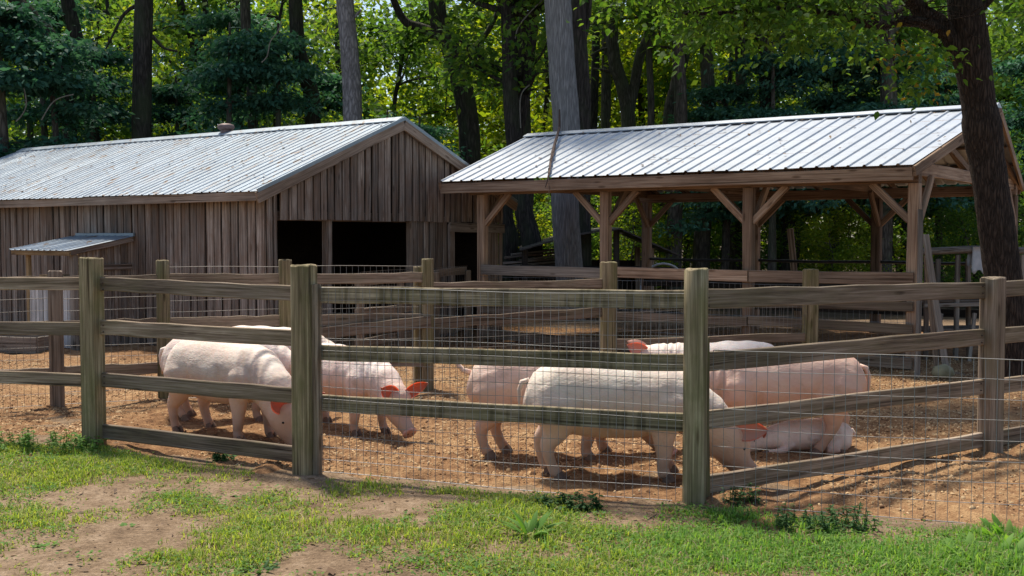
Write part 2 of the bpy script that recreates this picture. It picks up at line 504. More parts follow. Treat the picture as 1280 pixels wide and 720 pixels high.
class MB:
    """Collects shapes that belong to ONE part."""
    def __init__(self):
        self.v = []
        self.f = []

    def add(self, vs, fs):
        o = len(self.v)
        self.v += [tuple(p) for p in vs]
        self.f += [tuple(i + o for i in f) for f in fs]
        return self

    def box(self, c, s, m=None):
        x, y, z = s[0] / 2, s[1] / 2, s[2] / 2
        vs = [Vector((a, b, d)) for a in (-x, x) for b in (-y, y) for d in (-z, z)]
        vs = [(m @ p if m else p) + Vector(c) for p in vs]
        return self.add(vs, [(0, 1, 3, 2), (4, 6, 7, 5), (0, 4, 5, 1), (2, 3, 7, 6), (0, 2, 6, 4), (1, 5, 7, 3)])

    def tube(self, pts, rad, n=8, cap=True, wob=0.0):
        pts = [Vector(p) for p in pts]
        rings = []
        ref = None
        for i, p in enumerate(pts):
            t = (pts[min(i + 1, len(pts) - 1)] - pts[max(i - 1, 0)]).normalized()
            if ref is None:
                ref = t.orthogonal().normalized()
            ref = (ref - t * ref.dot(t)).normalized()
            b = t.cross(ref)
            r = rad[i] if hasattr(rad, '__len__') else rad
            ring = []
            for k in range(n):
                a = 2 * math.pi * k / n
                rr = r * (1 + wob * (random.random() - 0.5))
                ring.append(p + (ref * math.cos(a) + b * math.sin(a)) * rr)
            rings.append(ring)
        vs = [q for ring in rings for q in ring]
        fs = []
        for i in range(len(pts) - 1):
            for k in range(n):
                a, b2 = i * n + k, i * n + (k + 1) % n
                fs.append((a, b2, b2 + n, a + n))
        if cap:
            fs.append(tuple(range(n - 1, -1, -1)))
            fs.append(tuple(range((len(pts) - 1) * n, len(pts) * n)))
        return self.add(vs, fs)

    def lathe(self, c, prof, n=16):
        c = Vector(c)
        vs = []
        for (r, z) in prof:
            for k in range(n):
                a = 2 * math.pi * k / n
                vs.append(c + Vector((r * math.cos(a), r * math.sin(a), z)))
        fs = []
        for i in range(len(prof) - 1):
            for k in range(n):
                a, b2 = i * n + k, i * n + (k + 1) % n
                fs.append((a, b2, b2 + n, a + n))
        fs.append(tuple(range(n - 1, -1, -1)))
        fs.append(tuple(range((len(prof) - 1) * n, len(prof) * n)))
        return self.add(vs, fs)

    def loft(self, secs, n=20, low=1.0):
        """secs: (centre, side vector, fore/up radius, side radius) along a path; closed."""
        P = [Vector(s[0]) for s in secs]
        vs = []
        for i, (c, side, a, b) in enumerate(secs):
            t = (P[min(i + 1, len(P) - 1)] - P[max(i - 1, 0)]).normalized()
            sd = Vector(side)
            sd = (sd - t * sd.dot(t)).normalized()
            up = t.cross(sd)
            for k in range(n):
                th = 2 * math.pi * k / n
                cs, sn = math.cos(th), math.sin(th)
                vs.append(P[i] + up * (a * cs) + sd * (b * sn))
        fs = []
        for i in range(len(P) - 1):
            for k in range(n):
                a, b2 = i * n + k, i * n + (k + 1) % n
                fs.append((a, b2, b2 + n, a + n))
        fs.append(tuple(range(n - 1, -1, -1)))
        fs.append(tuple(range((len(P) - 1) * n, len(P) * n)))
        return self.add(vs, fs)

    def mesh(self, name):
        me = bpy.data.meshes.new(name)
        me.from_pydata(self.v, [], self.f)
        me.update()
        return me


BASE = {}      # world location of every thing / part (they are all unrotated, unscaled parents)


def link(name, me, mat, parent=None, matrix=None, smooth=False, kind=None, label=None):
    o = bpy.data.objects.new(name, me)
    COL.objects.link(o)
    if mat is not None and not me.materials:
        me.materials.append(mat)
    if smooth:
        me.shade_smooth()
    mw = matrix.copy() if matrix else Matrix.Identity(4)
    if parent is not None:
        o.parent = parent
        o.matrix_local = BASE[parent.name].inverted() @ mw
    else:
        o.matrix_world = mw
    BASE[o.name] = mw
    if kind:
        o['kind'] = kind
    if label:
        o['label'] = label
    return o


def thing(name, label, cat, loc=(0, 0, 0), group=None):
    o = bpy.data.objects.new(name, None)
    COL.objects.link(o)
    o.empty_display_size = 0.2
    o.location = loc
    o['label'] = label
    o['category'] = cat
    if group:
        o['group'] = group
    BASE[o.name] = Matrix.Translation(Vector(loc))
    return o


def tag(o, label, cat, group=None):
    o['label'] = label
    o['category'] = cat
    if group:
        o['group'] = group
    return o


def board(name, p0, p1, w, th, up, mat, parent, warp=0.004, seg=4, ch=None, cut=None):
    """A plank from p0 to p1 (centre line): width w along `up`, thickness th; chamfered and slightly crooked."""
    p0, p1 = Vector(p0), Vector(p1)
    x = (p1 - p0)
    L = x.length
    x.normalize()
    up = Vector(up)
    z = (up - x * up.dot(x)).normalized()
    y = z.cross(x)
    c = ch if ch is not None else min(w, th) * 0.12
    a, b = th / 2, w / 2
    prof = [(-a + c, -b), (a - c, -b), (a, -b + c), (a, b - c), (a - c, b), (-a + c, b), (-a, b - c), (-a, -b + c)]
    vs, fs = [], []
    oy = oz = 0.0
    for i in range(seg + 1):
        t = i / seg
        oy = random.uniform(-warp, warp)
        oz = random.uniform(-warp, warp)
        k = 1 + random.uniform(-1, 1) * min(0.03, warp * 4)
        for (py, pz) in prof:
            xx = t * L
            if i == 0 or i == seg:
                xx += random.uniform(-0.002, 0.002)
                if cut is not None:
                    if i == seg:
                        xx += pz * cut
            vs.append((xx, py * k + oy, pz * k + oz))
    for i in range(seg):
        for k in range(8):
            q, r_ = i * 8 + k, i * 8 + (k + 1) % 8
            fs.append((q, r_, r_ + 8, q + 8))
    fs.append(tuple(range(7, -1, -1)))
    fs.append(tuple(range(seg * 8, seg * 8 + 8)))
    me = bpy.data.meshes.new(name)
    me.from_pydata(vs, [], fs)
    me.update()
    mw = Matrix((x, y, z)).transposed().to_4x4()
    mw.translation = p0
    return link(name, me, mat, parent, mw)


def post(name, loc, h, w, mat, parent, yaw=0.0, rnd=False, depth=0.25, lean=(0, 0)):
    """Fence post: sawn square (rounded corners) or round, sunk into the ground."""
    n = 16
    rings = 9
    vs, fs = [], []
    ph = random.random() * 6
    for i in range(rings):
        t = i / (rings - 1)
        z = -depth + t * (h + depth)
        for k in range(n):
            a = 2 * math.pi * (k + 0.5) / n
            if rnd:
                r = w / 2 * (1 + 0.05 * math.sin(3 * a + ph + t * 2) + random.uniform(-0.02, 0.02))
                x, y = r * math.cos(a), r * math.sin(a)
            else:
                p = 7.0
                r = w / 2 / (abs(math.cos(a)) ** p + abs(math.sin(a)) ** p) ** (1 / p)
                r *= 1 + random.uniform(-0.012, 0.012)
                x, y = r * math.cos(a), r * math.sin(a)
            zz = z + (random.uniform(-0.006, 0.006) if i == rings - 1 else 0)
            vs.append((zz, x + lean[0] * t, y + lean[1] * t))
    for i in range(rings - 1):
        for k in range(n):
            q, r_ = i * n + k, i * n + (k + 1) % n
            fs.append((q, r_, r_ + n, q + n))
    # chamfered top
    o = len(vs)
    for k in range(n):
        p = vs[(rings - 1) * n + k]
        vs.append((p[0] + 0.008, p[1] * 0.9, p[2] * 0.9))
    for k in range(n):
        q, r_ = (rings - 1) * n + k, (rings - 1) * n + (k + 1) % n
        fs.append((q, r_, o + (k + 1) % n, o + k))
    fs.append(tuple(range(o, o + n)))
    me = bpy.data.meshes.new(name)
    me.from_pydata(vs, [], fs)
    me.update()
    rot = Matrix.Rotation(yaw, 4, 'Z')
    basis = Matrix(((0, 1, 0), (0, 0, 1), (1, 0, 0))).to_4x4()      # local x is the grain, upright
    mw = Matrix.Translation(Vector(loc)) @ rot @ basis
    ob = link(name, me, mat, parent, mw, smooth=rnd)
    return ob


def wire_mesh(name, p0, p1, z0, z1, dx, dz, parent, mat, r=0.0015, sag=0.0, mw_=0.006):
    """Welded wire netting from ground point p0 to p1 between heights z0 and z1."""
    p0, p1 = Vector(p0), Vector(p1)
    d = p1 - p0
    L = d.length
    d.normalize()
    nrm = Vector((d.y, -d.x, 0))
    mb = MB()
    ph = random.random() * 9

    def P(s, z):
        o = mw_ * (math.sin(s * 2.3 + ph) + 0.7 * math.sin(s * 5.1 + z * 6 + ph * 2) + 0.5 * math.sin(z * 9 + ph))
        dz_ = -sag * math.sin(math.pi * s / L) + 0.006 * math.sin(s * 3.1 + z * 5)
        return p0 + d * s + nrm * o + Vector((0, 0, z + dz_))
    nz = int(round((z1 - z0) / dz))
    ns = max(6, int(L / 0.22))
    for j in range(nz + 1):
        z = z0 + (z1 - z0) * j / nz
        rr = r * (1.5 if j in (0, nz) else 1)
        mb.tube([P(L * i / ns, z) for i in range(ns + 1)], rr, 3, False)
    nx = int(L / dx)
    for i in range(nx + 1):
        s = min(L, i * dx)
        mb.tube([P(s, z0 + (z1 - z0) * j / nz) for j in range(nz + 1)], r, 3, False)
    return link(name, mb.mesh(name), mat, parent, None, kind='stuff')


def leaf_quads(C, tip, nrm, ln, wd):
    """Leaf blades as folded six-point shapes; arrays (N,3) centres, tip directions, normals."""
    side = np.cross(nrm, tip)
    side /= np.linalg.norm(side, axis=1, keepdims=True) + 1e-9
    ln = ln[:, None]
    wd = wd[:, None]
    a = C
    b = C + tip * ln * 0.45 + side * wd * 0.5
    c = C + tip * ln - nrm * ln * 0.12
    d = C + tip * ln * 0.45 - side * wd * 0.5
    V = np.stack([a, b, c, d], 1).reshape(-1, 3)
    F = np.arange(len(C) * 4).reshape(-1, 4)
    return V, F


def leaf_rounds(C, tip, nrm, ln, wd):
    """Rounder eight-point leaves for the near tree, creased along the midrib."""
    side = np.cross(nrm, tip)
    side /= np.linalg.norm(side, axis=1, keepdims=True) + 1e-9
    ln = ln[:, None]
    wd = wd[:, None]
    mid = C + tip * ln * 0.5 - nrm * ln * 0.03
    pts = [C, C + tip * ln * 0.22 + side * wd * 0.40 + nrm * wd * 0.10, C + tip * ln * 0.55 + side * wd * 0.5 + nrm * wd * 0.10, C + tip * ln - nrm * ln * 0.14,
           C + tip * ln * 0.55 - side * wd * 0.5 + nrm * wd * 0.10, C + tip * ln * 0.22 - side * wd * 0.40 + nrm * wd * 0.10, mid]
    V = np.stack(pts, 1).reshape(-1, 3)
    k = (np.arange(len(C)) * 7)[:, None]
    F = np.concatenate([k + np.array([[0, 1, 2, 6]]), k + np.array([[6, 2, 3, 4]]), k + np.array([[0, 6, 4, 5]])], 0)
    return V, F


def unit(n, rng=RNG):
    v = rng.normal(size=(n, 3))
    return v / np.linalg.norm(v, axis=1, keepdims=True)


# ------------------------------------------------------------------ the ground
FA = G(382, 592)
FB = G(868, 634)
FC = G(118, 557)
FD = G(1237, 567)
FA, FB, FC, FD = [Vector((p.x, p.y, 0)) for p in (FA, FB, FC, FD)]
FL = FC + Vector((-2.3, 0.62, 0))
FR = FD + (FD - FB).normalized() * 2.6


def ground_h(x, y):
    h = 0.03 * fbm(x * 0.9, y * 0.9, 3, 3) + 0.016 * fbm(x * 5, y * 5, 3, 5)
    return h


def front_line(x):
    """Y of the pen's front edge at x: grass ends about here."""
    xs = np.array([-20, FC.x - 2.3, FC.x, FA.x, FB.x, FB.x + 1.8, FB.x + 5, 20])
    ys = np.array([12, FC.y + 0.62, FC.y, FA.y, FB.y, FB.y - 0.5, FB.y - 1.1, 2])
    return np.interp(x, xs, ys)


def sheet(name, x0, x1, y0, y1, step, hfun, mat, fine=None):
    xs = np.arange(x0, x1 + step / 2, step)
    ys = np.arange(y0, y1 + step / 2, step)
    X, Y = np.meshgrid(xs, ys)
    Z = hfun(X, Y)
    V = np.stack([X, Y, Z], -1).reshape(-1, 3)
    nx, ny = len(xs), len(ys)
    i = (np.arange(ny - 1)[:, None] * nx + np.arange(nx - 1)[None, :]).ravel()
    F = np.stack([i, i + 1, i + 1 + nx, i + nx], 1)
    o = link(name, np_mesh(name, V, F), mat, None, None, smooth=True, kind='structure')
    return o


def big_ground(x, y):
    # lies low under the finer sheets, rises to meet them at their rims
    h = 0.15 * fbm(x * 0.12, y * 0.12, 3, 9)
    inner = np.clip(np.maximum(np.abs(x) - 16, np.maximum(2.0 - y, y - 21)) / 4, 0, 1)
    return (h + 0.05) * inner - 0.12


sheet('ground', -420, 420, -60, 700, 4.0, big_ground, M['litter'])


def yard_h(x, y):
    return ground_h(x, y) - 0.2 * np.clip((np.maximum(np.abs(x) - 15, np.maximum(1.5 - y, y - 20.5))) / 3, 0, 1) ** 2


sheet('yard_ground', -19, 19, -1.5, 23.6, 0.08, yard_h, M['dirt'])


def pen_h(x, y):
    fl = front_line(x)
    wob = 0.25 * fbm(x * 1.7, y * 1.7, 4, 21)
    inside = y - fl + 0.10 + wob
    edge = np.clip(inside / 0.35, -1, 1)
    rough = 0.036 * fbm(x * 6.5, y * 6.5, 4, 31) + 0.04 * fbm(x * 2.4, y * 2.4, 2, 33)
    far = np.clip((y - 19) / 1.5, 0, 1)
    return ground_h(x, y) + rough + 0.035 * edge - 0.012 - 0.3 * far


sheet('pen_ground', -9, 9.5, 5.0, 20.6, 0.055, pen_h, M['pen_dirt'])


def scatter_chips():
    n = 190000
    x = RNG.uniform(-6.5, 6.5, n)
    y = 5.3 + (RNG.random(n) ** 1.5) * 9.0
    keep = (y > front_line(x) + 0.02 + 0.22 * fbm(x * 1.7, y * 1.7, 4, 21)) & (np.abs(x) < y * 0.56 + 0.5)
    clump = fbm(x * 1.3, y * 1.3, 3, 77)
    keep &= RNG.random(len(x)) < np.clip(0.55 + clump * 1.6, 0.12, 1)
    x, y = x[keep], y[keep]
    n = len(x)
    z = pen_h(x, y)
    C = np.stack([x, y, z + 0.002], 1)
    L = RNG.gamma(2.4, 0.0050, n) + 0.005
    Wd = L * RNG.uniform(0.3, 0.7, n)
    H = Wd * RNG.uniform(0.4, 0.8, n)
    a = RNG.uniform(0, 2 * np.pi, n)
    tl = RNG.normal(0, 0.35, n)
    ax = np.stack([np.cos(a) * np.cos(tl), np.sin(a) * np.cos(tl), np.sin(tl)], 1)
    ay = np.stack([-np.sin(a), np.cos(a), RNG.normal(0, 0.3, n)], 1)
    az = np.cross(ax, ay)
    pts = []
    for sx, sy, sz in ((-1, -0.6, -1), (-0.7, 0.8, -1), (0.9, 0.7, -1), (1, -0.8, -1), (-0.8, -0.4, 1), (-0.5, 0.6, 1), (0.6, 0.5, 1), (0.8, -0.5, 1)):
        pts.append(C + ax * (L * sx / 2)[:, None] + ay * (Wd * sy / 2)[:, None] + az * (H * sz / 2)[:, None])
    V = np.stack(pts, 1).reshape(-1, 3)
    base = np.array([[4, 5, 6, 7], [0, 1, 5, 4], [1, 2, 6, 5], [2, 3, 7, 6], [3, 0, 4, 7]])
    F = (base[None] + (np.arange(n) * 8)[:, None, None]).reshape(-1, 4)
    o = link('wood_chips', np_mesh('wood_chips', V, F), M['chips'], None, None, kind='stuff')
    tag(o, 'orange brown wood chips and clods strewn over the pig pen floor', 'wood chips')


scatter_chips()

# ------------------------------------------------------------------ barn
D = Vector((-0.8095, 0.587, 0)).normalized()     # along the ridges, to the left and back
E = Vector((-D.y * -1, D.x * -1, 0)).normalized()  # across, to the right and back
UP = Vector((0, 0, 1))


def roof_sheets(parent, name, e0, e1, r0, r1, width, rib, ribh, mat, lip=0.0):
    """Ribbed sheets from the eave line e0-e1 up to the ridge line r0-r1, each sheet a part."""
    e0, e1, r0, r1 = Vector(e0), Vector(e1), Vector(r0), Vector(r1)
    Lr = ((r1 - r0).length + (e1 - e0).length) / 2
    n = max(1, int(round(Lr / width)))
    per = max(1, int(round(width / rib)))
    nrm = (r0 - e0).cross(e1 - e0).normalized()
    if nrm.z < 0:
        nrm = -nrm
    sl = (r0 - e0).length
    for s in range(n):
        mb = MB()
        prof = []
        for k in range(per):
            prof += [(k / per, 0.0), ((k + 0.74) / per, 0.0), ((k + 0.81) / per, ribh), ((k + 0.91) / per, ribh)]
        prof.append((1.0, 0.0))
        off = 0.003 * (s % 2) + random.uniform(0, 0.003)
        dl = random.uniform(-0.014, 0.018)
        o = e0.lerp(e1, s / n)
        xd = (e1 - e0).normalized()
        yd = ((r0 - e0) - xd * (r0 - e0).dot(xd)).normalized()
        mw = Matrix((xd, yd, nrm)).transposed().to_4x4()
        mw.translation = o
        inv = mw.inverted()
        vs = []
        rows = 5
        for j in range(rows):
            t = j / (rows - 1)
            for (u, h) in prof:
                ee = e0.lerp(e1, (s + u) / n)
                rr = r0.lerp(r1, (s + u) / n)
                p = ee.lerp(rr, t) + nrm * (h + off + random.uniform(-0.001, 0.001))
                if j == 0:
                    p = p - yd * dl
                vs.append(inv @ p)
        m_ = len(prof)
        fs = []
        for j in range(rows - 1):
            for k in range(m_ - 1):
                q = j * m_ + k
                fs.append((q, q + 1, q + 1 + m_, q + m_))
        mb.add(vs, fs)
        link(name, mb.mesh(name), mat, parent, mw)


def ridge_cap(parent, a, b, slope_l, slope_r, w, mat, lift=0.03):
    a, b = Vector(a), Vector(b)
    mb = MB()
    n = 16
    vs, fs = [], []
    for i in range(n + 1):
        p = a.lerp(b, i / n) + UP * (lift + random.uniform(-0.003, 0.003))
        vs += [p + slope_l * w, p + slope_l * 0.02 + UP * 0.012, p + slope_r * 0.02 + UP * 0.012, p + slope_r * w,
               p + slope_r * w - UP * 0.012, p + slope_l * w - UP * 0.012]
    for i in range(n):
        for k in range(6):
            q, r_ = i * 6 + k, i * 6 + (k + 1) % 6
            fs.append((q, r_, r_ + 6, q + 6))
    fs += [(5, 4, 3, 2, 1, 0), tuple(n * 6 + k for k in range(6))]
    mb.add(vs, fs)
    return link('ridge_cap', mb.mesh('ridge_cap'), mat, parent)


def roof_frame(lean_e, rise):
    """unit vector down the slope towards the front (-E) and back (+E)"""
    f = (-E * 1.0 * lean_e - UP * rise).normalized()
    b = (E * 1.0 * lean_e - UP * rise).normalized()
    return f, b


W0 = Vector((-3.19, 14.56, 0))
BW, BL = 5.15, 9.9
EAVE_Z, RIDGE_Z = 2.17, 3.32
barn = thing('barn', 'long grey weathered board barn with pale metal gable roof and dark open bays', 'barn', tuple(W0 + D * BL / 2 + E * BW / 2))
OVE, OVG = 0.25, 0.10
e_r = W0 - E * OVE - D * OVG + UP * EAVE_Z
e_l = W0 - E * OVE + D * (BL + 0.1) + UP * EAVE_Z
rg_r = W0 + E * BW / 2 - D * OVG + UP * RIDGE_Z
rg_l = W0 + E * BW / 2 + D * (BL + 0.1) + UP * RIDGE_Z
b_r = W0 + E * (BW + OVE) - D * OVG + UP * EAVE_Z
b_l = W0 + E * (BW + OVE) + D * (BL + 0.1) + UP * EAVE_Z
half = BW / 2 + OVE
sf, sb = roof_frame(half, RIDGE_Z - EAVE_Z)
roof_sheets(barn, 'roof_sheet', e_r, e_l, rg_r, rg_l, 0.62, 0.155, 0.012, M['roof_old'])
roof_sheets(barn, 'roof_sheet', b_r, b_l, rg_r, rg_l, 0.62, 0.155, 0.012, M['roof_old'])
ridge_cap(barn, rg_r, rg_l, sf, sb, 0.17, M['roof_old'], 0.03)


def slope_z(u):
    """underside of the barn roof at distance u across the gable"""
    return RIDGE_Z - 0.055 - abs(u - BW / 2) * (RIDGE_Z - EAVE_Z) / half


# dark lining added behind the boards so gaps and bays look shaded
def slab(parent, name, pts, th, nrm, mat):
    mb = MB()
    a = [Vector(p) for p in pts]
    b = [p + Vector(nrm) * th for p in a]
    n = len(a)
    fs = [tuple(range(n)), tuple(range(2 * n - 1, n - 1, -1))] + [(i, i + n, (i + 1) % n + n, (i + 1) % n) for i in range(n)]
    mb.add(a + b, fs)
    return link(name, mb.mesh(name), mat, parent)


def BP(u, t, z):
    return W0 + E * u + D * t + UP * z


zt = slope_z(0.05)
slab(barn, 'lining', [BP(0.05, 0.06, 0), BP(0.05, BL, 0), BP(0.05, BL, zt), BP(0.05, 0.06, zt)], 0.02, E, M['inner_shade'])
slab(barn, 'lining', [BP(BW - .05, 0.06, 0), BP(BW - .05, BL, 0), BP(BW - .05, BL, zt), BP(BW - .05, 0.06, zt)], 0.02, -E, M['inner_shade'])
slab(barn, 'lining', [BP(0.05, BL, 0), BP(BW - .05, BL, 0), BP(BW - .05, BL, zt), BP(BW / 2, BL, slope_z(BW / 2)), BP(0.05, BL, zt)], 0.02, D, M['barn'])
slab(barn, 'lining', [BP(0.075, 3.4, 0), BP(BW - .075, 3.4, 0), BP(BW - .075, 3.4, zt), BP(BW / 2, 3.4, slope_z(BW / 2) - .05), BP(0.075, 3.4, zt)], 0.02, D, M['inner_shade'])
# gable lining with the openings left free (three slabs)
slab(barn, 'lining', [BP(0.08, 0.06, 1.86), BP(BW - .08, 0.06, 1.86), BP(BW - .08, 0.06, zt), BP(BW / 2, 0.06, slope_z(BW / 2)), BP(0.08, 0.06, zt)], 0.02, D, M['inner_shade'])
slab(barn, 'lining', [BP(2.9, 0.06, 0), BP(3.70, 0.06, 0), BP(3.70, 0.06, 1.855), BP(2.9, 0.06, 1.855)], 0.02, D, M['inner_shade'])


def wall_boards(u_or_t, a, b, step, z0, ztop, along, fixed, out, name='wall_board', mat='barn'):
    """vertical boards side by side"""
    x = a
    while x < b - 0.04:
        w = min(step * random.uniform(0.86, 1.12), b - x)
        cx = x + w / 2
        o = random.uniform(0.0, 0.016)
        if along == 't':
            base = BP(0, cx, 0) + (-E) * (o - fixed)
        else:
            base = BP(cx, 0, 0) + (-D) * (o - fixed)
        zb = z0(cx) if callable(z0) else z0
        ztp = ztop(cx) if callable(ztop) else ztop
        sl = random.uniform(-0.006, 0.006)
        lat = D if along == 't' else E
        board(name, base + UP * (zb + random.uniform(-0.015, 0.0)), base + UP * ztp + lat * sl,
              w - random.uniform(0.020, 0.038), 0.024, lat, M[mat], barn, warp=0.003, seg=3)
        x += w


wall_boards('t', 0.0, BL, 0.17, 0.02, slope_z(0.0) + 0.01, 't', 0.0, None)
wall_boards('u', 0.0, 0.19, 0.12, 0.02, lambda u: slope_z(u) - 0.02, 'u', 0.0, None)
wall_boards('u', 0.20, BW, 0.15, 1.825, lambda u: slope_z(u) - 0.025, 'u', -0.012, None)
wall_boards('u', 2.85, 3.72, 0.16, 0.02, 1.90, 'u', 0.012, None)
wall_boards('u', 4.76, BW, 0.15, 0.02, 1.90, 'u', 0.012, None)
# frame pieces of the bays
board('bay_post', BP(1.19, 0.10, 0), BP(1.19, 0.10, 1.88), 0.11, 0.11, E, M['barn'], barn)
board('bay_post', BP(2.88, 0.05, 0), BP(2.88, 0.05, 1.88), 0.09, 0.09, E, M['barn_trim'], barn)
board('bay_post', BP(3.76, -0.04, 0), BP(3.76, -0.04, 1.78), 0.12, 0.05, E, M['barn'], barn)
board('door_header', BP(3.70, -0.055, 1.74), BP(5.12, -0.055, 1.72), 0.15, 0.04, UP, M['pale_wood'], barn)
board('door_header', BP(0.16, 0.07, 1.87), BP(2.9, 0.07, 1.87), 0.13, 0.05, UP, M['barn'], barn)
board('inner_rail', BP(0.3, 0.9, 1.0), BP(2.7, 0.9, 0.98), 0.12, 0.03, UP, M['inner_shade'], barn)
# fascia under the eave and rake boards of the gable
board('fascia', e_r + E * 0.035 - UP * 0.065 + D * 0.02, e_l + E * 0.035 - UP * 0.065, 0.115, 0.03, UP, M['barn_trim'], barn, warp=0.003, seg=10)
rk = 0.055
board('rake_board', e_r - D * 0.012 - UP * 0.085, rg_r - D * 0.012 - UP * 0.085, 0.145, 0.03, UP, M['barn_trim'], barn, seg=5)
board('rake_board', b_r - D * 0.012 - UP * 0.085, rg_r - D * 0.012 - UP * 0.085, 0.145, 0.03, UP, M['barn_trim'], barn, seg=5)
board('roof_trim', e_r - D * 0.022 + UP * 0.008, rg_r - D * 0.022 + UP * 0.008, 0.05, 0.02, UP, M['roof_trim'], barn, warp=0.001)
board('roof_trim', b_r - D * 0.022 + UP * 0.008, rg_r - D * 0.022 + UP * 0.008, 0.05, 0.02, UP, M['roof_trim'], barn, warp=0.001)
# purlin ends / rafters along the eave
for i in range(12):
    t = 0.3 + i * 0.82
    board('rafter', BP(-0.2, t, EAVE_Z - 0.05), BP(0.5, t, EAVE_Z + 0.23), 0.09, 0.045, UP, M['barn_trim'], barn, seg=1)
# roof vent: a squat rusty cap on the ridge
vp = rg_r.lerp(rg_l, 0.36)
tt = None
best = 1e9
for i in range(200):
    q = rg_r.lerp(rg_l, i / 199)
    px = 640 + FPX * q.x / q.y
    if abs(px - 285) < best:
        best, vp = abs(px - 285), q
mb = MB()
mb.lathe(vp - UP * 0.05, [(0.09, 0), (0.09, 0.14)], 14)
vent = link('vent_pipe', mb.mesh('vent_pipe'), M['vent'], barn, smooth=False)
mb = MB()
mb.lathe(vp + UP * 0.055, [(0.10, 0.0), (0.135, 0.025), (0.145, 0.055), (0.125, 0.09), (0.07, 0.108), (0.01, 0.112)], 18)
link('vent_cap', mb.mesh('vent_cap'), M['vent'], barn, smooth=True)

# ------------------------------------------------------------------ lean-to hutch on the barn's long side
KT0, KT1, KO = 2.80, 4.12, 1.0
hutch = thing('lean_to_hutch', 'small open lean-to hutch with metal roof built against the barn wall', 'hutch', tuple(BP(-KO / 2, (KT0 + KT1) / 2, 0)))
zb, zf = 1.60, 1.42
roof_sheets(hutch, 'roof_sheet', BP(-KO - 0.1, KT0 - 0.06, zf - 0.02), BP(-KO - 0.1, KT1 + 0.08, zf - 0.02), BP(-0.03, KT0 - 0.06, zb), BP(-0.03, KT1 + 0.08, zb), 0.72, 0.14, 0.014, M['roof_old'])
board('roof_edge', BP(-KO - 0.06, KT0 - 0.05, zf - 0.06), BP(-KO - 0.06, KT1 + 0.08, zf - 0.06), 0.06, 0.03, UP, M['new_wood'], hutch)
board('roof_edge', BP(-KO - 0.05, KT0 - 0.03, zf - 0.055), BP(-0.05, KT0 - 0.03, zb - 0.045), 0.07, 0.03, UP, M['barn'], hutch)
board('flashing', BP(-0.045, KT0 - 0.05, zb + 0.02), BP(-0.045, KT1 + 0.05, zb + 0.02), 0.05, 0.03, UP, M['roof_trim'], hutch)
for t, w in ((KT0 + 0.04, 0.09), (KT1 - 0.16, 0.06)):
    board('post', BP(-KO + 0.05, t, 0), BP(-KO + 0.05, t, zf - 0.08), w, w, D, M['new_wood'] if w < 0.08 else M['pale_wood'], hutch)
x = -KO + 0.12
while x < -0.06:
    zt_ = zf + (zb - zf) * (x + KO) / KO - 0.07
    board('side_board', BP(x + 0.05, KT0 + 0.03, 0.03), BP(x + 0.05, KT0 + 0.03, zt_), 0.10, 0.02, E, M['barn'], hutch, warp=0.002, seg=2)
    x += 0.112
board('side_rail', BP(-KO + 0.08, KT0 - 0.005, 1.16), BP(-0.06, KT0 - 0.005, 1.16), 0.08, 0.022, UP, M['barn'], hutch)
x = KT0 + 0.11
while x < KT1 - 0.14:
    board('front_board', BP(-KO + 0.05, x + 0.045, 0.04), BP(-KO + 0.05, x + 0.045, 0.93 + random.uniform(-.01, .01)), 0.088, 0.02, D, M['white_wood'], hutch, warp=0.002, seg=2)
    x += 0.1
board('front_rail', BP(-KO + 0.03, KT0 + 0.02, 0.96), BP(-KO + 0.03, KT1 - 0.1, 0.96), 0.06, 0.06, UP, M['pale_wood'], hutch)
slab(hutch, 'back_panel', [BP(-0.06, KT0 + .05, 0), BP(-0.06, KT1, 0), BP(-0.06, KT1, 1.5), BP(-0.06, KT0 + .05, 1.5)], 0.02, -E, M['new_wood'])
board('shelf', BP(-0.5, KT0 + 0.05, 1.02), BP(-0.5, KT1 - 0.1, 1.02), 0.5, 0.025, E, M['new_wood'], hutch)
fb = thing('feed_tub', 'small yellow tub with white lid on the hutch shelf', 'tub', tuple(BP(-0.72, KT0 + 0.23, 1.035)))
mb = MB()
mb.lathe(BP(-0.62, KT0 + 0.25, 1.034), [(0.075, 0.0), (0.085, 0.12), (0.09, 0.14)], 16)
link('tub_body', mb.mesh('tub_body'), M['yellow'], fb)
mb = MB()
mb.lathe(BP(-0.62, KT0 + 0.25, 1.176), [(0.095, 0.0), (0.095, 0.02), (0.07, 0.03)], 16)
link('lid', mb.mesh('lid'), M['white_plastic'], fb)

# low feeding trough left of the hutch
tr = G(-30, 447)
trough = thing('feeding_trough', 'long low grey wooden trough by the barn at the left edge', 'trough', tuple(tr))
a = Vector((tr.x - 0.9, tr.y + 0.6, 0))
b = Vector((G(46, 445).x, G(46, 445).y, 0))
dd = (b - a).normalized()
nn = Vector((-dd.y, dd.x, 0))
board('side', a + UP * 0.14, b + UP * 0.14, 0.22, 0.03, UP, M['pale_wood'], trough)
board('side', a + nn * 0.34 + UP * 0.14, b + nn * 0.34 + UP * 0.14, 0.22, 0.03, UP, M['pale_wood'], trough)
board('bottom', a + nn * 0.17 + UP * 0.06, b + nn * 0.17 + UP * 0.06, 0.30, 0.03, nn, M['barn'], trough)
board('end', b + nn * 0.02 + UP * 0.14, b + nn * 0.32 + UP * 0.14, 0.22, 0.03, UP, M['pale_wood'], trough)

# ------------------------------------------------------------------ open timber pavilion
P0 = Vector((4.66, 13.0, 0))
PT = [0.0, 2.05, 4.16, 6.3]
PWID = 5.0
PE, PR = 2.41, 3.30
TL, TR = 6.87, -0.065
XR, XL = 0.28, 0.36          # the ridge runs out past the eaves at both ends


def PP(u, t, z):
    return P0 + E * u + D * t + UP * z


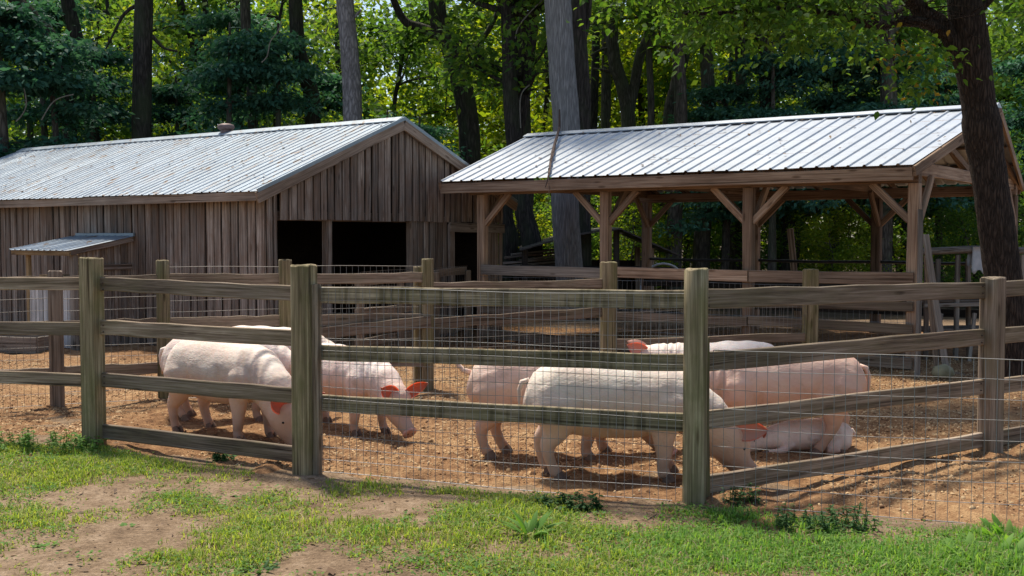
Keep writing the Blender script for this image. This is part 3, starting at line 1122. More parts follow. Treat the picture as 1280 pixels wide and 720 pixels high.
pav = thing('pavilion', 'open timber pavilion with bright ribbed metal roof and braced posts', 'pavilion', tuple(PP(2.5, 3.1, 0)))
e_r, e_l = PP(-0.3, TR, PE), PP(-0.3, TL, PE)
rg_r, rg_l = PP(2.5, TR - XR, PR), PP(2.5, TL + XL, PR)
b_r, b_l = PP(5.3, TR, PE), PP(5.3, TL, PE)
psf, psb = roof_frame(2.8, PR - PE)
roof_sheets(pav, 'roof_sheet', e_r, e_l, rg_r, rg_l, 0.80, 0.20, 0.019, M['roof_bright'])
roof_sheets(pav, 'roof_sheet', b_r, b_l, rg_r, rg_l, 0.80, 0.20, 0.019, M['roof_bright'])
ridge_cap(pav, rg_r, rg_l, psf, psb, 0.16, M['roof_bright'], 0.045)
# fascia, plates, rakes
board('fascia', PP(-0.27, TR + 0.01, PE - 0.10), PP(-0.27, TL, PE - 0.10), 0.15, 0.04, UP, M['timber'], pav, seg=8)
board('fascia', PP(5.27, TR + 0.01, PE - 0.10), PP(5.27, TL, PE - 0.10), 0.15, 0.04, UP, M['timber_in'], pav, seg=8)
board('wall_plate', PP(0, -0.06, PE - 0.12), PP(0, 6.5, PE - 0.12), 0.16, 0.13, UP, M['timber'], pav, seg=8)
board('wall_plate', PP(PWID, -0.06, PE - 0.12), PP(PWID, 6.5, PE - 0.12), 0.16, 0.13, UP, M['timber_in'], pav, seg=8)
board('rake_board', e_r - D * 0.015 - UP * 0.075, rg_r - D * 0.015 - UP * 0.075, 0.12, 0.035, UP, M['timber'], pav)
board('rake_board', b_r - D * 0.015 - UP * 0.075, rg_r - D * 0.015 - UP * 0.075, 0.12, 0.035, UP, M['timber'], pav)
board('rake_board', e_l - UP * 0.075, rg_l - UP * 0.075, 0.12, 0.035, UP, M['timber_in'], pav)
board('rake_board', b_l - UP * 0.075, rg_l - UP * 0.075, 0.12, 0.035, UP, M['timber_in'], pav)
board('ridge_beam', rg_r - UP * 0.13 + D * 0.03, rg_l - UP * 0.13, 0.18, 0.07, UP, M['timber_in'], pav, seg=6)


def pz(u):
    return PR - abs(u - 2.5) * (PR - PE) / 2.8


for i, t in enumerate(PT):
    mat = M['timber']
    board('post', PP(0, t, -0.1), PP(0, t, PE - 0.20), 0.132, 0.132, E, mat, pav, warp=0.004, seg=5)
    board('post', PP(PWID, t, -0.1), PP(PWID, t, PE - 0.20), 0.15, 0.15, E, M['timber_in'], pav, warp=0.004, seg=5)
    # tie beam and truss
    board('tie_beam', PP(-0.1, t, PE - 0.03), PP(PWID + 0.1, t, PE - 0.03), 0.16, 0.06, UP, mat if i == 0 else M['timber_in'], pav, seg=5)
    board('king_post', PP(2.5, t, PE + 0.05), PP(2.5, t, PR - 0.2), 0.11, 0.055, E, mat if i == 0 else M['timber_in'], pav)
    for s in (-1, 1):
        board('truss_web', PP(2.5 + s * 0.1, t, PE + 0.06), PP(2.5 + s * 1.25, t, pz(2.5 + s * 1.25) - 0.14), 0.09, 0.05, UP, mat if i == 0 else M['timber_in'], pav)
    # knee braces along the plate and across
    for u, m_ in ((0, mat), (PWID, M['timber_in'])):
        for s in (-1, 1):
            if (i == 0 and s == -1) or (i == 3 and s == 1):
                continue
            board('brace', PP(u, t + s * 0.05, 1.78), PP(u, t + s * 0.50, PE - 0.19), 0.085, 0.06, UP, m_, pav, warp=0.002, seg=2)
        s = 1 if u == 0 else -1
        board('brace', PP(u + s * 0.05, t - 0.045, 1.78), PP(u + s * 0.5, t - 0.045, PE - 0.11), 0.09, 0.06, UP, m_, pav, warp=0.002, seg=2)
# rafters and purlins under the sheets
nr = 12
for i in range(nr):
    t = -0.05 + i * (6.85 / (nr - 1))
    for u0 in (-0.22, 5.22):
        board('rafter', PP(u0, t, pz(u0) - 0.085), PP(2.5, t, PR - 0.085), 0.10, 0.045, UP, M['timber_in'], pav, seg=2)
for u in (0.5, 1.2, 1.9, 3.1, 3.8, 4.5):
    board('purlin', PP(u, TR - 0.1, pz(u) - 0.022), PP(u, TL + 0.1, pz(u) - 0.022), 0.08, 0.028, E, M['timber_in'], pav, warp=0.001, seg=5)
# pen boards between the front posts
for i in range(3):
    t0, t1 = PT[i], PT[i + 1]
    for (z, w, m_) in ((1.10, 0.145, 'timber'), (0.78, 0.11, 'fence_back'), (0.53, 0.115, 'fence_back'), (0.13, 0.13, 'fence_back')):
        mm = 'pale_wood' if (i == 2 and z > 1) else m_
        board('pen_board', PP(-0.095, t0 - 0.03, z + random.uniform(-.01, .01)), PP(-0.095, t1 - 0.05, z + random.uniform(-.015, .015)), w, 0.035, UP, M[mm], pav, warp=0.004)
    wire_mesh('wire_netting', PP(-0.07, t0, 0), PP(-0.07, t1, 0), 0.05, 1.0, 0.075, 0.13, pav, M['wire_dark'], 0.0022)
# pen boards at the back and far end (dark against the wood)
for i in range(3):
    t0, t1 = PT[i], PT[i + 1]
    mb = MB()
    mb.tube([PP(PWID, t0, 1.18), PP(PWID, (t0 + t1) / 2, 1.165), PP(PWID, t1, 1.18)], 0.025, 8)
    link('back_rail', mb.mesh('back_rail'), M['pipe'], pav)
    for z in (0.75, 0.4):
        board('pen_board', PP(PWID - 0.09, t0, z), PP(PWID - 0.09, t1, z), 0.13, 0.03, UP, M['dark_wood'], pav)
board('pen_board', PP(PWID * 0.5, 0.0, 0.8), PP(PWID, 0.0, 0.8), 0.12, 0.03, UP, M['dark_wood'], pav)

# a dead branch hanging over the pavilion roof
br = W(697, 172, 1)
k_t = None
for i in range(400):
    q = rg_l.lerp(rg_r, i / 399)
    if 640 + FPX * q.x / q.y > 699:
        k_t = i / 399
        break
rp = rg_l.lerp(rg_r, k_t)
for i in range(400):
    q = e_l.lerp(e_r, i / 399)
    if 640 + FPX * q.x / q.y > 687:
        ep = q
        break
dead = thing('dead_branch', 'dry dead branch with hanging twigs lying down the pavilion roof', 'branch', tuple(ep))
nrm_p = (psf.cross(D)).normalized()
if nrm_p.z < 0:
    nrm_p = -nrm_p
top = rp + UP * 0.42
mb = MB()
pts = [top, rp + UP * 0.12, rp.lerp(ep, 0.3) + nrm_p * 0.10, rp.lerp(ep, 0.55) + nrm_p * 0.06 + D * 0.03, rp.lerp(ep, 0.8) + nrm_p * 0.06 + D * 0.02, ep + nrm_p * 0.06, ep + psf * 0.12 - UP * 0.1]
mb.tube(pts, [0.012, 0.02, 0.026, 0.024, 0.02, 0.014, 0.008], 7, wob=0.3)
limb = link('limb', mb.mesh('limb'), M['twig'], dead)
mb = MB()
for i in range(16):
    s = random.uniform(0.4, 1.0)
    p = rp.lerp(ep, s) + nrm_p * 0.05
    q = p + (ep - rp).normalized() * random.uniform(0.15, 0.5) + D * random.uniform(-0.02, 0.03) + nrm_p * random.uniform(0.0, 0.05)
    e2 = q + (ep - rp).normalized() * random.uniform(0.05, 0.2) + D * random.uniform(-0.03, 0.04) - UP * (0.25 if s > 0.75 else 0)
    mb.tube([p, q, e2], [0.008, 0.006, 0.003], 5)
link('twigs', mb.mesh('twigs'), M['twig'], dead, kind='stuff')

# dry leaves and specks lying on the two roofs
def roof_litter(n, a, b, c, d, name, label):
    s = RNG.random(n)
    t = RNG.random(n) ** 0.8
    A, B, C_, D_ = [np.array(v) for v in (a, b, c, d)]
    P = (A + (B - A) * s[:, None]) * (1 - t[:, None]) + (C_ + (D_ - C_) * s[:, None]) * t[:, None]
    nr_ = np.array(nrm_p)
    P = P + nr_ * 0.034
    tip = unit(n)
    tip -= nr_ * (tip @ nr_)[:, None] * 0.8
    tip /= np.linalg.norm(tip, axis=1, keepdims=True)
    nv = nr_ + unit(n) * 0.3
    V, F = leaf_quads(P, tip, nv, RNG.uniform(0.03, 0.085, n), RNG.uniform(0.02, 0.05, n))
    o = link(name, np_mesh(name, V, F), M['dry_leaf'], None, None, kind='stuff')
    tag(o, label, 'leaves')


roof_litter(75, e_r, e_l, rg_r, rg_l, 'fallen_leaves', 'few dry brown leaves lying on the bright pavilion roof')
ber, bel = W0 - E * OVE - D * OVG + UP * EAVE_Z, W0 - E * OVE + D * BL + UP * EAVE_Z
brr, brl = W0 + E * BW / 2 - D * OVG + UP * RIDGE_Z, W0 + E * BW / 2 + D * BL + UP * RIDGE_Z
roof_litter(150, ber, bel, brr, brl, 'fallen_leaves', 'dry brown leaves and twigs lying on the barn roof')

# ------------------------------------------------------------------ fences
ff = thing('rail_fence', 'grey board rail fence with mossy posts along the front of the pen', 'fence', tuple(FA))


def yaw_of(a, b):
    d_ = (b - a)
    return math.atan2(d_.y, d_.x)


post('post', FA, 1.40, 0.150, M['fence_post'], ff, yaw_of(FC, FA))
post('post', FB, 1.40, 0.140, M['fence_post'], ff, 0.2, rnd=True)
post('post', FC, 1.43, 0.150, M['fence_post'], ff, yaw_of(FC, FA))
post('post', FD, 1.29, 0.150, M['fence'], ff, yaw_of(FB, FD))
post('post', FL, 1.33, 0.150, M['fence_post'], ff, yaw_of(FL, FC))
post('post', FR, 1.30, 0.150, M['fence'], ff, yaw_of(FB, FD))
# a thin nailing strip on the corner post
nd_ = (FD - FB).normalized()
board('nailing_strip', FB + nd_ * 0.085 + UP * 0.0, FB + nd_ * 0.082 + UP * 1.0, 0.035, 0.05, nd_, M['fence_post'], ff)
na = (FB - FA).normalized()
board('nailing_strip', FA + na * 0.095 + UP * 0.0, FA + na * 0.095 + UP * 1.28, 0.045, 0.06, na, M['fence'], ff)


def bay(parent, a, b, zs, w, mat, off, th=0.038, warp=0.005, over=0.02):
    d_ = (b - a).normalized()
    inn = Vector((-d_.y, d_.x, 0))
    for (z0, z1) in zs:
        board('rail', a - d_ * over + inn * off + UP * (z0 + random.uniform(-.006, .006)), b + d_ * over + inn * off + UP * (z1 + random.uniform(-.006, .006)),
              w * random.uniform(0.96, 1.06), th, UP, M[mat], parent, warp=warp, seg=8)


bay(ff, FC, FA, [(1.235, 1.215), (0.91, 0.90), (0.51, 0.515), (0.11, 0.11)], 0.105, 'fence', 0.03)
bay(ff, FL, FC, [(1.20, 1.235), (0.86, 0.89), (0.50, 0.50)], 0.10, 'fence', 0.03)
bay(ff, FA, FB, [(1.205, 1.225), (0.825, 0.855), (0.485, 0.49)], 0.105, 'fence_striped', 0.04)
bay(ff, FB, FD, [(1.225, 1.205), (0.85, 0.86), (0.50, 0.495), (0.115, 0.10)], 0.112, 'fence', 0.03)
bay(ff, FD, FR, [(1.205, 1.21), (0.86, 0.86), (0.49, 0.49), (0.10, 0.10)], 0.112, 'fence', 0.03)
# nails where rails meet posts
for a, b, zs in ((FC, FA, (1.22, 0.9, 0.51)), (FB, FD, (1.21, 0.85, 0.5))):
    mb = MB()
    d_ = (b - a).normalized()
    out = Vector((d_.y, -d_.x, 0))
    for e_, sgn in ((a, 1), (b, -1)):
        for z in zs:
            for q in (-0.025, 0.025):
                c = e_ + d_ * sgn * 0.11 + out * (-0.03 + 0.022) + UP * (z + q)
                mb.box(c, (0.009, 0.009, 0.009))
    link('nails', mb.mesh('nails'), M['nail'], ff, kind='stuff')
outv = Vector((na.y, -na.x, 0))
wire_mesh('wire_netting', FA + outv * 0.0 + na * 0.08, FB + outv * 0.0 - na * 0.06, 0.02, 1.255, 0.052, 0.085, ff, M['wire'], 0.0019)

# low welded wire panel going on to the right of the corner post
FW = FB + Vector((3.4, -0.80, 0))
wf = thing('wire_fence', 'low galvanised welded wire fence running right from the round corner post', 'wire fence', tuple(FB))
wire_mesh('wire_netting', FB + Vector((0.10, -0.03, 0)), FW, 0.02, 0.94, 0.062, 0.115, wf, M['wire'], 0.0020, 0.02, 0.004)
post('post', FW + Vector((0.08, 0, 0)), 1.1, 0.05, M['wire'], wf, 0, rnd=True)

# back fence of the pen
bf = thing('rail_fence', 'brown board fence with wire netting at the back of the pig pen', 'fence', tuple(G(358, 498)))
BK = [G(-60, 520), G(72, 510), G(206, 503), G(358, 497), G(535, 491)]
BK2 = [G(535, 491), G(760, 478), G(1012, 463)]
hts = [1.3, 1.27, 1.36, 1.36, 1.36]
for i, p in enumerate(BK):
    post('post', p, hts[i], 0.125 if i != 4 else 0.11, M['fence_post'] if i in (2, 3, 4) else M['barn_trim'], bf, 0.3, rnd=(i in (2,)))
post('post', G(524, 489), 1.28, 0.10, M['fence_post'], bf, 0.3)
post('post', BK2[1], 1.31, 0.165, M['fence_post'], bf, 0.3)
post('post', BK2[2], 1.2, 0.16, M['fence_post'], bf, 0.3)
for i in range(4):
    bay(bf, BK[i], BK[i + 1], [(1.18, 1.18), (0.76, 0.76), (0.33, 0.33)], 0.105, 'fence_back', 0.0, warp=0.008)
    wire_mesh('wire_netting', BK[i], BK[i + 1], 0.03, 1.02 if i < 2 else 1.3, 0.06, 0.11, bf, M['wire_dark'], 0.0020)
bay(bf, BK2[0], BK2[1], [(1.07, 1.08), (0.70, 0.78)], 0.105, 'fence_back', 0.0, warp=0.008)
bay(bf, BK[3], BK2[0], [(0.60, 0.74)], 0.12, 'fence_back', -0.06, warp=0.008)
bay(bf, BK2[1], BK2[2], [(0.42, 0.40)], 0.10, 'fence_back', 0.0, warp=0.008)
wire_mesh('wire_netting', BK2[0], BK2[1], 0.03, 0.98, 0.06, 0.11, bf, M['wire_dark'], 0.0020)
wire_mesh('wire_netting', BK2[1], BK2[2], 0.03, 0.98, 0.06, 0.11, bf, M['wire_dark'], 0.0020)

# a plain board fence between the barn and the pavilion, far back
mf = thing('board_fence', 'low old board fence between the barn doors and the pavilion', 'fence', tuple(G(520, 425)))
ma, mb_ = BP(3.0, -0.7, 0), PP(-0.1, 6.5, 0)
ma = Vector((-1.9, 14.0, 0))
for k in range(4):
    q = ma.lerp(mb_, k / 3)
    post('post', q, 1.08, 0.09, M['fence_back'], mf, 0.2)
bay(mf, ma, mb_, [(1.02, 1.08), (0.62, 0.64), (0.25, 0.25)], 0.11, 'fence_back', 0.05, warp=0.008)
wire_mesh('wire_netting', ma, mb_, 0.03, 1.15, 0.07, 0.12, mf, M['wire_dark'], 0.0022)

# ------------------------------------------------------------------ clutter by the pavilion's right post
pl = [((1187, 468, 12.6), (1157, 293, 12.85), 0.075, 'pale_wood', 'wide pale grey plank leaning against the right pavilion post'),
      ((1149, 470, 12.45), (1151, 262, 12.80), 0.055, 'pale_wood', 'long pale plank standing upright against the right pavilion post'),
      ((1174, 466, 12.8), (1158, 320, 12.95), 0.06, 'fence_back', 'short brown plank leaning behind the pale plank by the post')]
for (f, t, w, m_, lab) in pl:
    a = G(f[0], 470)
    a = Vector(((f[0] - 640) / FPX * f[2], f[2], 0.0))
    b = W(*t)
    o = board('leaning_plank', a, b, w, 0.03, Vector((1, 0.2, 0)), M[m_], None, warp=0.004)
    tag(o, lab, 'plank', 'planks leaning at the pavilion post')
rk_o = Vector((5.55, 14.2, 0))
rack = thing('wooden_rack', 'grey wooden rack of rails and uprights beside the pavilion post', 'rack', tuple(rk_o))
rx = Vector((1, 0.12, 0)).normalized()
ry = Vector((-0.12, 1, 0)).normalized()
for i, s in enumerate((-0.30, 0.10, 0.55, 1.0)):
    for q in (0, 0.5):
        board('upright', rk_o + rx * s + ry * q, rk_o + rx * (s + random.uniform(-.03, .03)) + ry * q + UP * (1.36 if q == 0 else 1.3), 0.055, 0.05, rx, M['pale_wood'] if i % 2 else M['barn'], rack)
mb = MB()
mb.tube([rk_o - rx * 0.45 + UP * 1.40 - ry * .02, rk_o + rx * 0.3 + UP * 1.43 - ry * .02, rk_o + rx * 1.2 + UP * 1.41 - ry * .02], [0.045, 0.05, 0.045], 9, wob=0.15)
link('top_pole', mb.mesh('top_pole'), M['pale_wood'], rack)
for z in (0.72, 0.36):
    for q in (-0.035, 0.53):
        board('rail', rk_o - rx * 0.35 + UP * z + ry * q, rk_o + rx * 1.1 + UP * (z + .02) + ry * q, 0.05, 0.03, UP, M['pale_wood'], rack)
    board('shelf', rk_o - rx * 0.33 + UP * (z + .05) + ry * 0.25, rk_o + rx * 1.08 + UP * (z + .05) + ry * 0.25, 0.5, 0.025, ry, M['barn'], rack)
for s in (-0.25, 0.2, 0.6):
    board('splayed_leg', rk_o + rx * s - ry * 0.14, rk_o + rx * (s + 0.12) - ry * 0.05 + UP * 0.62, 0.045, 0.04, rx, M['pale_wood'], rack)


def hanging(name, c, w, h, mat, label, cat):
    """a rag folded over the pole, hanging with creases"""
    vs, fs = [], []
    nx, nz = 9, 10
    for side in (-1, 1):
        for j in range(nz):
            for i in range(nx):
                x_ = (i / (nx - 1) - 0.5) * w * (1 + 0.1 * j / nz)
                dz_ = -h * (j / (nz - 1)) * (1.0 if side < 0 else 0.7) - (0.03 * math.sin(i * 1.3) if j == nz - 1 else 0)
                y_ = side * 0.056 + 0.014 * math.sin(i * 1.7 + j * 0.4) * (j / nz)
                vs.append(c + rx * x_ + ry * y_ + UP * (dz_ + (0.05 if j == 0 else 0)))
    for s in (0, 1):
        o = s * nx * nz
        for j in range(nz - 1):
            for i in range(nx - 1):
                q = o + j * nx + i
                fs.append((q, q + 1, q + 1 + nx, q + nx))
    for i in range(nx - 1):
        fs.append((i, i + 1, i + 1 + nx * nz, i + nx * nz))
    mb = MB()
    mb.add(vs, fs)
    o = link(name, mb.mesh(name), mat, None, None, smooth=True)
    sm = o.modifiers.new('thick', 'SOLIDIFY')
    sm.thickness = 0.006
    tag(o, label, cat)


hanging('hanging_cloth', rk_o + rx * 0.36 - ry * .02 + UP * 1.415, 0.20, 0.27, M['cloth'], 'pale grey cloth hung over the rack pole beside the tree trunk', 'cloth')
hanging('hanging_cloth', rk_o + rx * 0.66 - ry * .02 + UP * 1.41, 0.22, 0.45, M['dark_cloth'], 'dark brown cloth hung over the rack pole nearest the tree trunk', 'cloth')
sk = thing('feed_sack', 'slumped brown sack lying on the rack shelf', 'sack', tuple(rk_o + rx * 0.3 + ry * 0.25 + UP * 0.79))
mb = MB()
c0 = rk_o + rx * 0.3 + ry * 0.25 + UP * 0.785
mb.loft([(c0 + rx * (-0.3) + UP * 0.06, ry, 0.05, 0.12), (c0 + rx * -0.2 + UP * 0.10, ry, 0.10, 0.2), (c0 + UP * 0.115, ry, 0.115, 0.22), (c0 + rx * 0.2 + UP * 0.10, ry, 0.1, 0.2), (c0 + rx * 0.32 + UP * 0.055, ry, 0.045, 0.14)], 14)
link('sack_body', mb.mesh('sack_body'), M['dark_cloth'], sk, smooth=True)
# mossy stone at the post's foot
mb = MB()
st = Vector((4.83, 12.5, 0.05))
mb.loft([(st + Vector((-0.11, 0, 0)), (0, 1, 0), 0.03, 0.04), (st + Vector((-0.07, 0, 0.02)), (0, 1, 0), 0.075, 0.09), (st + Vector((0.02, 0.01, 0.03)), (0, 1, 0), 0.09, 0.1), (st + Vector((0.09, 0, 0.015)), (0, 1, 0), 0.06, 0.07), (st + Vector((0.12, 0, 0)), (0, 1, 0), 0.02, 0.03)], 11)
o = link('stone', mb.mesh('stone'), M['stone'], None, None, smooth=True)
tag(o, 'mossy yellowish stone at the foot of the right pavilion post', 'stone')

# low dark open shed among the trees behind the pavilion
sh_o = W(742, 340, 23.5)
sh_o = Vector((sh_o.x, 23.5, 0))
lshed = thing('low_shed', 'low dark open shed with sagging roof behind the pavilion', 'shed', tuple(sh_o))
sl_ = W(650, 0, 23.5).x
sm_ = W(775, 0, 23.5).x
sr_ = W(846, 0, 23.5).x
for (x_, h_) in ((sl_ + 0.1, 1.35), (sm_ - 0.1, 1.72), (W(812, 0, 23.5).x, 1.35)):
    for y_ in (23.0, 25.5):
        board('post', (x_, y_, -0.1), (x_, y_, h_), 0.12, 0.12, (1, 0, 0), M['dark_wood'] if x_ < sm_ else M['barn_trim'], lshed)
n = 6
for i in range(n):
    a0, a1 = sm_ + (sr_ - sm_) * i / n, sm_ + (sr_ - sm_) * (i + 0.97) / n
    z0, z1 = 1.72 - 0.52 * i / n, 1.72 - 0.52 * (i + 0.97) / n
    board('roof_plank', (a0 * 0.5 + a1 * 0.5, 22.7, (z0 + z1) / 2), (a0 * 0.5 + a1 * 0.5, 25.9, (z0 + z1) / 2 + 0.05), (a1 - a0) * 1.05, 0.03, Vector((1, 0, -0.40)), M['rust_sheet'], lshed)
for i in range(9):
    f0, f1 = i / 9, (i + 0.97) / 9
    a0, a1 = sl_ + (sm_ - sl_) * f0, sl_ + (sm_ - sl_) * f1
    z = 1.30 + 0.44 * math.sin((f0 + f1) / 2 * 1.45)
    board('roof_plank', ((a0 + a1) / 2, 22.7, z), ((a0 + a1) / 2, 25.9, z + 0.05), (a1 - a0) * 1.06, 0.03, Vector((1, 0, 0.30 - 0.02 * i)), M['rust_sheet'], lshed)
for i in range(18):
    x_ = sl_ + 0.05 + i * (sr_ - sl_ - 0.3) / 18
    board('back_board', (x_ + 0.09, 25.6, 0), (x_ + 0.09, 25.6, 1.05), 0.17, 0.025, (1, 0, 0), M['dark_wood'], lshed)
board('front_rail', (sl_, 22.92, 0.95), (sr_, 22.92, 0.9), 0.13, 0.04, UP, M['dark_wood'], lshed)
# pale arched hoop and a stack of pale boards beside it
hp = W(829, 337, 21.5)
mb = MB()
mb.tube([Vector((hp.x + 0.42 * math.cos(a), 21.5, 0.65 + 0.42 * math.sin(a))) for a in [math.pi * i / 12 for i in range(13)]], 0.022, 8)
mb.tube([Vector((hp.x + 0.42, 21.5, 0.66)), Vector((hp.x + 0.42, 21.5, 0))], 0.022, 8)
mb.tube([Vector((hp.x - 0.42, 21.5, 0.66)), Vector((hp.x - 0.42, 21.5, 0))], 0.022, 8)
o = link('arched_hoop', mb.mesh('arched_hoop'), M['cloth'], None, None, smooth=True)
tag(o, 'pale arched pipe hoop standing beside the low dark shed', 'hoop')
ls = [(1002, 335, 985, 288, 'thin old post leaning between the middle pavilion posts')]
o = board('leaning_post', (W(1003, 0, 19.5).x, 19.5, 0), W(988, 286, 19.5), 0.10, 0.09, (1, 0, 0), M['fence_back'], None)
tag(o, 'old brown post leaning at the back between the middle pavilion posts', 'post')
lp = W(690, 320, 20.0)
bd = thing('board_stack', 'low stack of pale old boards behind the large grey trunk', 'boards', (W(670, 0, 24).x, 24, 0))
for i in range(6):
    board('plank', (W(640, 0, 24).x + random.uniform(-.2, .2), 24 + random.uniform(-.1, .1), 0.9 + i * 0.06), (W(694, 0, 24).x, 24.1, 0.98 + i * 0.065), 0.25, 0.045, (0, 1, 0), M['pale_wood'] if i % 2 else M['barn'], bd)
for x_ in (W(645, 0, 24).x, W(690, 0, 24).x):
    board('trestle_leg', (x_, 24.05, 0), (x_, 24.05, 0.9), 0.1, 0.1, (1, 0, 0), M['dark_wood'], bd)

# ------------------------------------------------------------------ pigs
def remeshed(mb, vox, it):
    tmp = bpy.data.objects.new('tmp', mb.mesh('tmp'))
    COL.objects.link(tmp)
    r_ = tmp.modifiers.new('r', 'REMESH')
    r_.mode = 'VOXEL'
    r_.voxel_size = vox
    s_ = tmp.modifiers.new('s', 'SMOOTH')
    s_.factor = 0.5
    s_.iterations = it
    dg = bpy.context.evaluated_depsgraph_get()
    me = bpy.data.meshes.new_from_object(tmp.evaluated_get(dg))
    old = tmp.data
    bpy.data.objects.remove(tmp)
    bpy.data.meshes.remove(old)
    return me


HEADS = {
    'root': ([(0.42, 0.475), (0.56, 0.385), (0.655, 0.275)], (0.72, -0.69)),
    'mid': ([(0.41, 0.50), (0.545, 0.44), (0.65, 0.365)], (0.72, -0.69)),
      # neck points after the shoulder, direction of the face
    'graze': ([(0.40, 0.495), (0.53, 0.425), (0.635, 0.345)], (0.60, -0.80)),
    'low': ([(0.41, 0.515), (0.55, 0.475), (0.66, 0.425)], (0.80, -0.60)),
    'level': ([(0.42, 0.535), (0.56, 0.55), (0.66, 0.565)], (0.94, -0.34)),
}


def pig(label, loc, heading, scale, head, yaw=0.0, legs=(0, 0, 0, 0), tail='curl', fat=1.0, seed=1):
    rng = random.Random(seed)
    S = (0, 1, 0)
    mb = MB()
    # trunk: rump, loin, belly, shoulder
    tr = [(-0.575, 0.555, 0.05, 0.04), (-0.56, 0.55, 0.12, 0.10), (-0.51, 0.535, 0.175, 0.15), (-0.42, 0.518, 0.220, 0.185), (-0.28, 0.508, 0.236, 0.190),
          (-0.10, 0.498, 0.246, 0.200), (0.08, 0.490, 0.240, 0.198), (0.20, 0.495, 0.228, 0.182), (0.33, 0.51, 0.212, 0.18), (0.44, 0.512, 0.168, 0.145)]
    mb.loft([((x, 0, z), S, a * (1 if True else 1), b * fat) for x, z, a, b in tr], 28)
    # neck and head
    npts, fd = HEADS[head]
    piv = Vector((0.36, 0, 0.5))

    def turn(p, f):
        p = Vector(p)
        r_ = Matrix.Rotation(yaw * f, 3, 'Z')
        return piv + r_ @ (p - piv)
    neck = [((0.20, 0, 0.515), S, 0.19, 0.165)]
    for i, (x, z) in enumerate(npts):
        f = (i + 1) / 3
        a = (0.185, 0.165, 0.142)[i]
        b = (0.155, 0.142, 0.128)[i]
        neck.append((turn((x, 0, z), f), Matrix.Rotation(yaw * f, 3, 'Z') @ Vector(S), a, b))
    ax = Matrix.Rotation(yaw, 3, 'Z') @ Vector((fd[0], 0, fd[1])).normalized()
    sd = Matrix.Rotation(yaw, 3, 'Z') @ Vector(S)
    upv = ax.cross(sd)
    sk = neck[-1][0]
    neck.append((sk + ax * 0.05, sd, 0.125, 0.12))
    mb.loft(neck, 24)
    hd = [(-0.06, 0.0, 0.11, 0.11), (0.0, 0.006, 0.142, 0.130), (0.07, 0.002, 0.142, 0.134), (0.13, -0.014, 0.124, 0.120), (0.18, -0.034, 0.098, 0.098),
          (0.235, -0.042, 0.074, 0.076), (0.30, -0.038, 0.060, 0.063), (0.345, -0.034, 0.057, 0.060), (0.362, -0.033, 0.056, 0.058)]
    mb.loft([(sk + ax * d_ + upv * o_, sd, a, b) for d_, o_, a, b in hd], 22)
    # cheeks and jaw
    for s in (-1, 1):
        c = sk + ax * 0.09 - upv * 0.045 + sd * s * 0.06
        mb.loft([(c - ax * 0.06, sd, 0.04, 0.03), (c - ax * 0.03, sd, 0.07, 0.055), (c + ax * 0.03, sd, 0.065, 0.05), (c + ax * 0.08, sd, 0.03, 0.02)], 12)
        # brow
        c = sk + ax * 0.115 + upv * 0.075 + sd * s * 0.068
        mb.loft([(c - ax * 0.04, sd, 0.015, 0.015), (c, sd, 0.03, 0.026), (c + ax * 0.04, sd, 0.012, 0.012)], 10)
    # legs: front left/right, hind left/right with a fore-aft swing each
    feet = []
    for i, (s, sw) in enumerate(((1, legs[0]), (-1, legs[1]))):
        x0 = 0.30
        P = [(x0 + 0.02, 0.10, 0.57, 0.09, 0.07), (x0 + 0.02, 0.115, 0.50, 0.135, 0.090), (x0 + 0.02, 0.118, 0.40, 0.122, 0.086), (x0 - 0.01 + sw * 0.2, 0.118, 0.31, 0.082, 0.062), (x0 + sw * 0.5, 0.118, 0.215, 0.054, 0.047),
             (x0 + 0.005 + sw * 0.7, 0.118, 0.16, 0.047, 0.041), (x0 + sw * 0.9, 0.118, 0.09, 0.036, 0.034), (x0 + 0.012 + sw, 0.118, 0.055, 0.041, 0.040), (x0 + 0.022 + sw, 0.118, 0.03, 0.036, 0.036)]
        mb.loft([((x, s * y * fat, z), S, a, b) for x, y, z, a, b in P], 14)
        feet.append((x0 + 0.03 + sw, s * 0.118 * fat))
    for i, (s, sw) in enumerate(((1, legs[2]), (-1, legs[3]))):
        x0 = -0.40
        P = [(x0 - 0.01, 0.085, 0.58, 0.13, 0.095), (x0 + 0.02, 0.114, 0.48, 0.165, 0.106), (x0 + 0.04 + sw * 0.15, 0.12, 0.37, 0.132, 0.09), (x0 - 0.01 + sw * 0.45, 0.112, 0.28, 0.075, 0.056),
             (x0 - 0.055 + sw * 0.7, 0.112, 0.215, 0.052, 0.042), (x0 - 0.05 + sw * 0.8, 0.112, 0.16, 0.040, 0.036), (x0 - 0.03 + sw * 0.93, 0.112, 0.09, 0.035, 0.033), (x0 - 0.01 + sw, 0.112, 0.055, 0.041, 0.040),
             (x0 + 0.0 + sw, 0.112, 0.03, 0.036, 0.036)]
        mb.loft([((x, s * y * fat, z), S, a, b) for x, y, z, a, b in P], 14)
        feet.append((x0 + 0.008 + sw, s * 0.112 * fat))
    me = remeshed(mb, 0.0115, 6)
    # folds at neck and flank, soft lumps over the hide
    nvt = len(me.vertices)
    co = np.empty(nvt * 3, np.float32)
    no = np.empty(nvt * 3, np.float32)
    me.vertices.foreach_get('co', co)
    me.vertex_normals.foreach_get('vector', no)
    co = co.reshape(-1, 3)
    no = no.reshape(-1, 3)
    X_, Y_, Z_ = co[:, 0].astype(float), co[:, 1].astype(float), co[:, 2].astype(float)
    lum = 0.006 * fbm(X_ * 6 + seed * 7, Z_ * 6 + Y_ * 3, 3, seed)
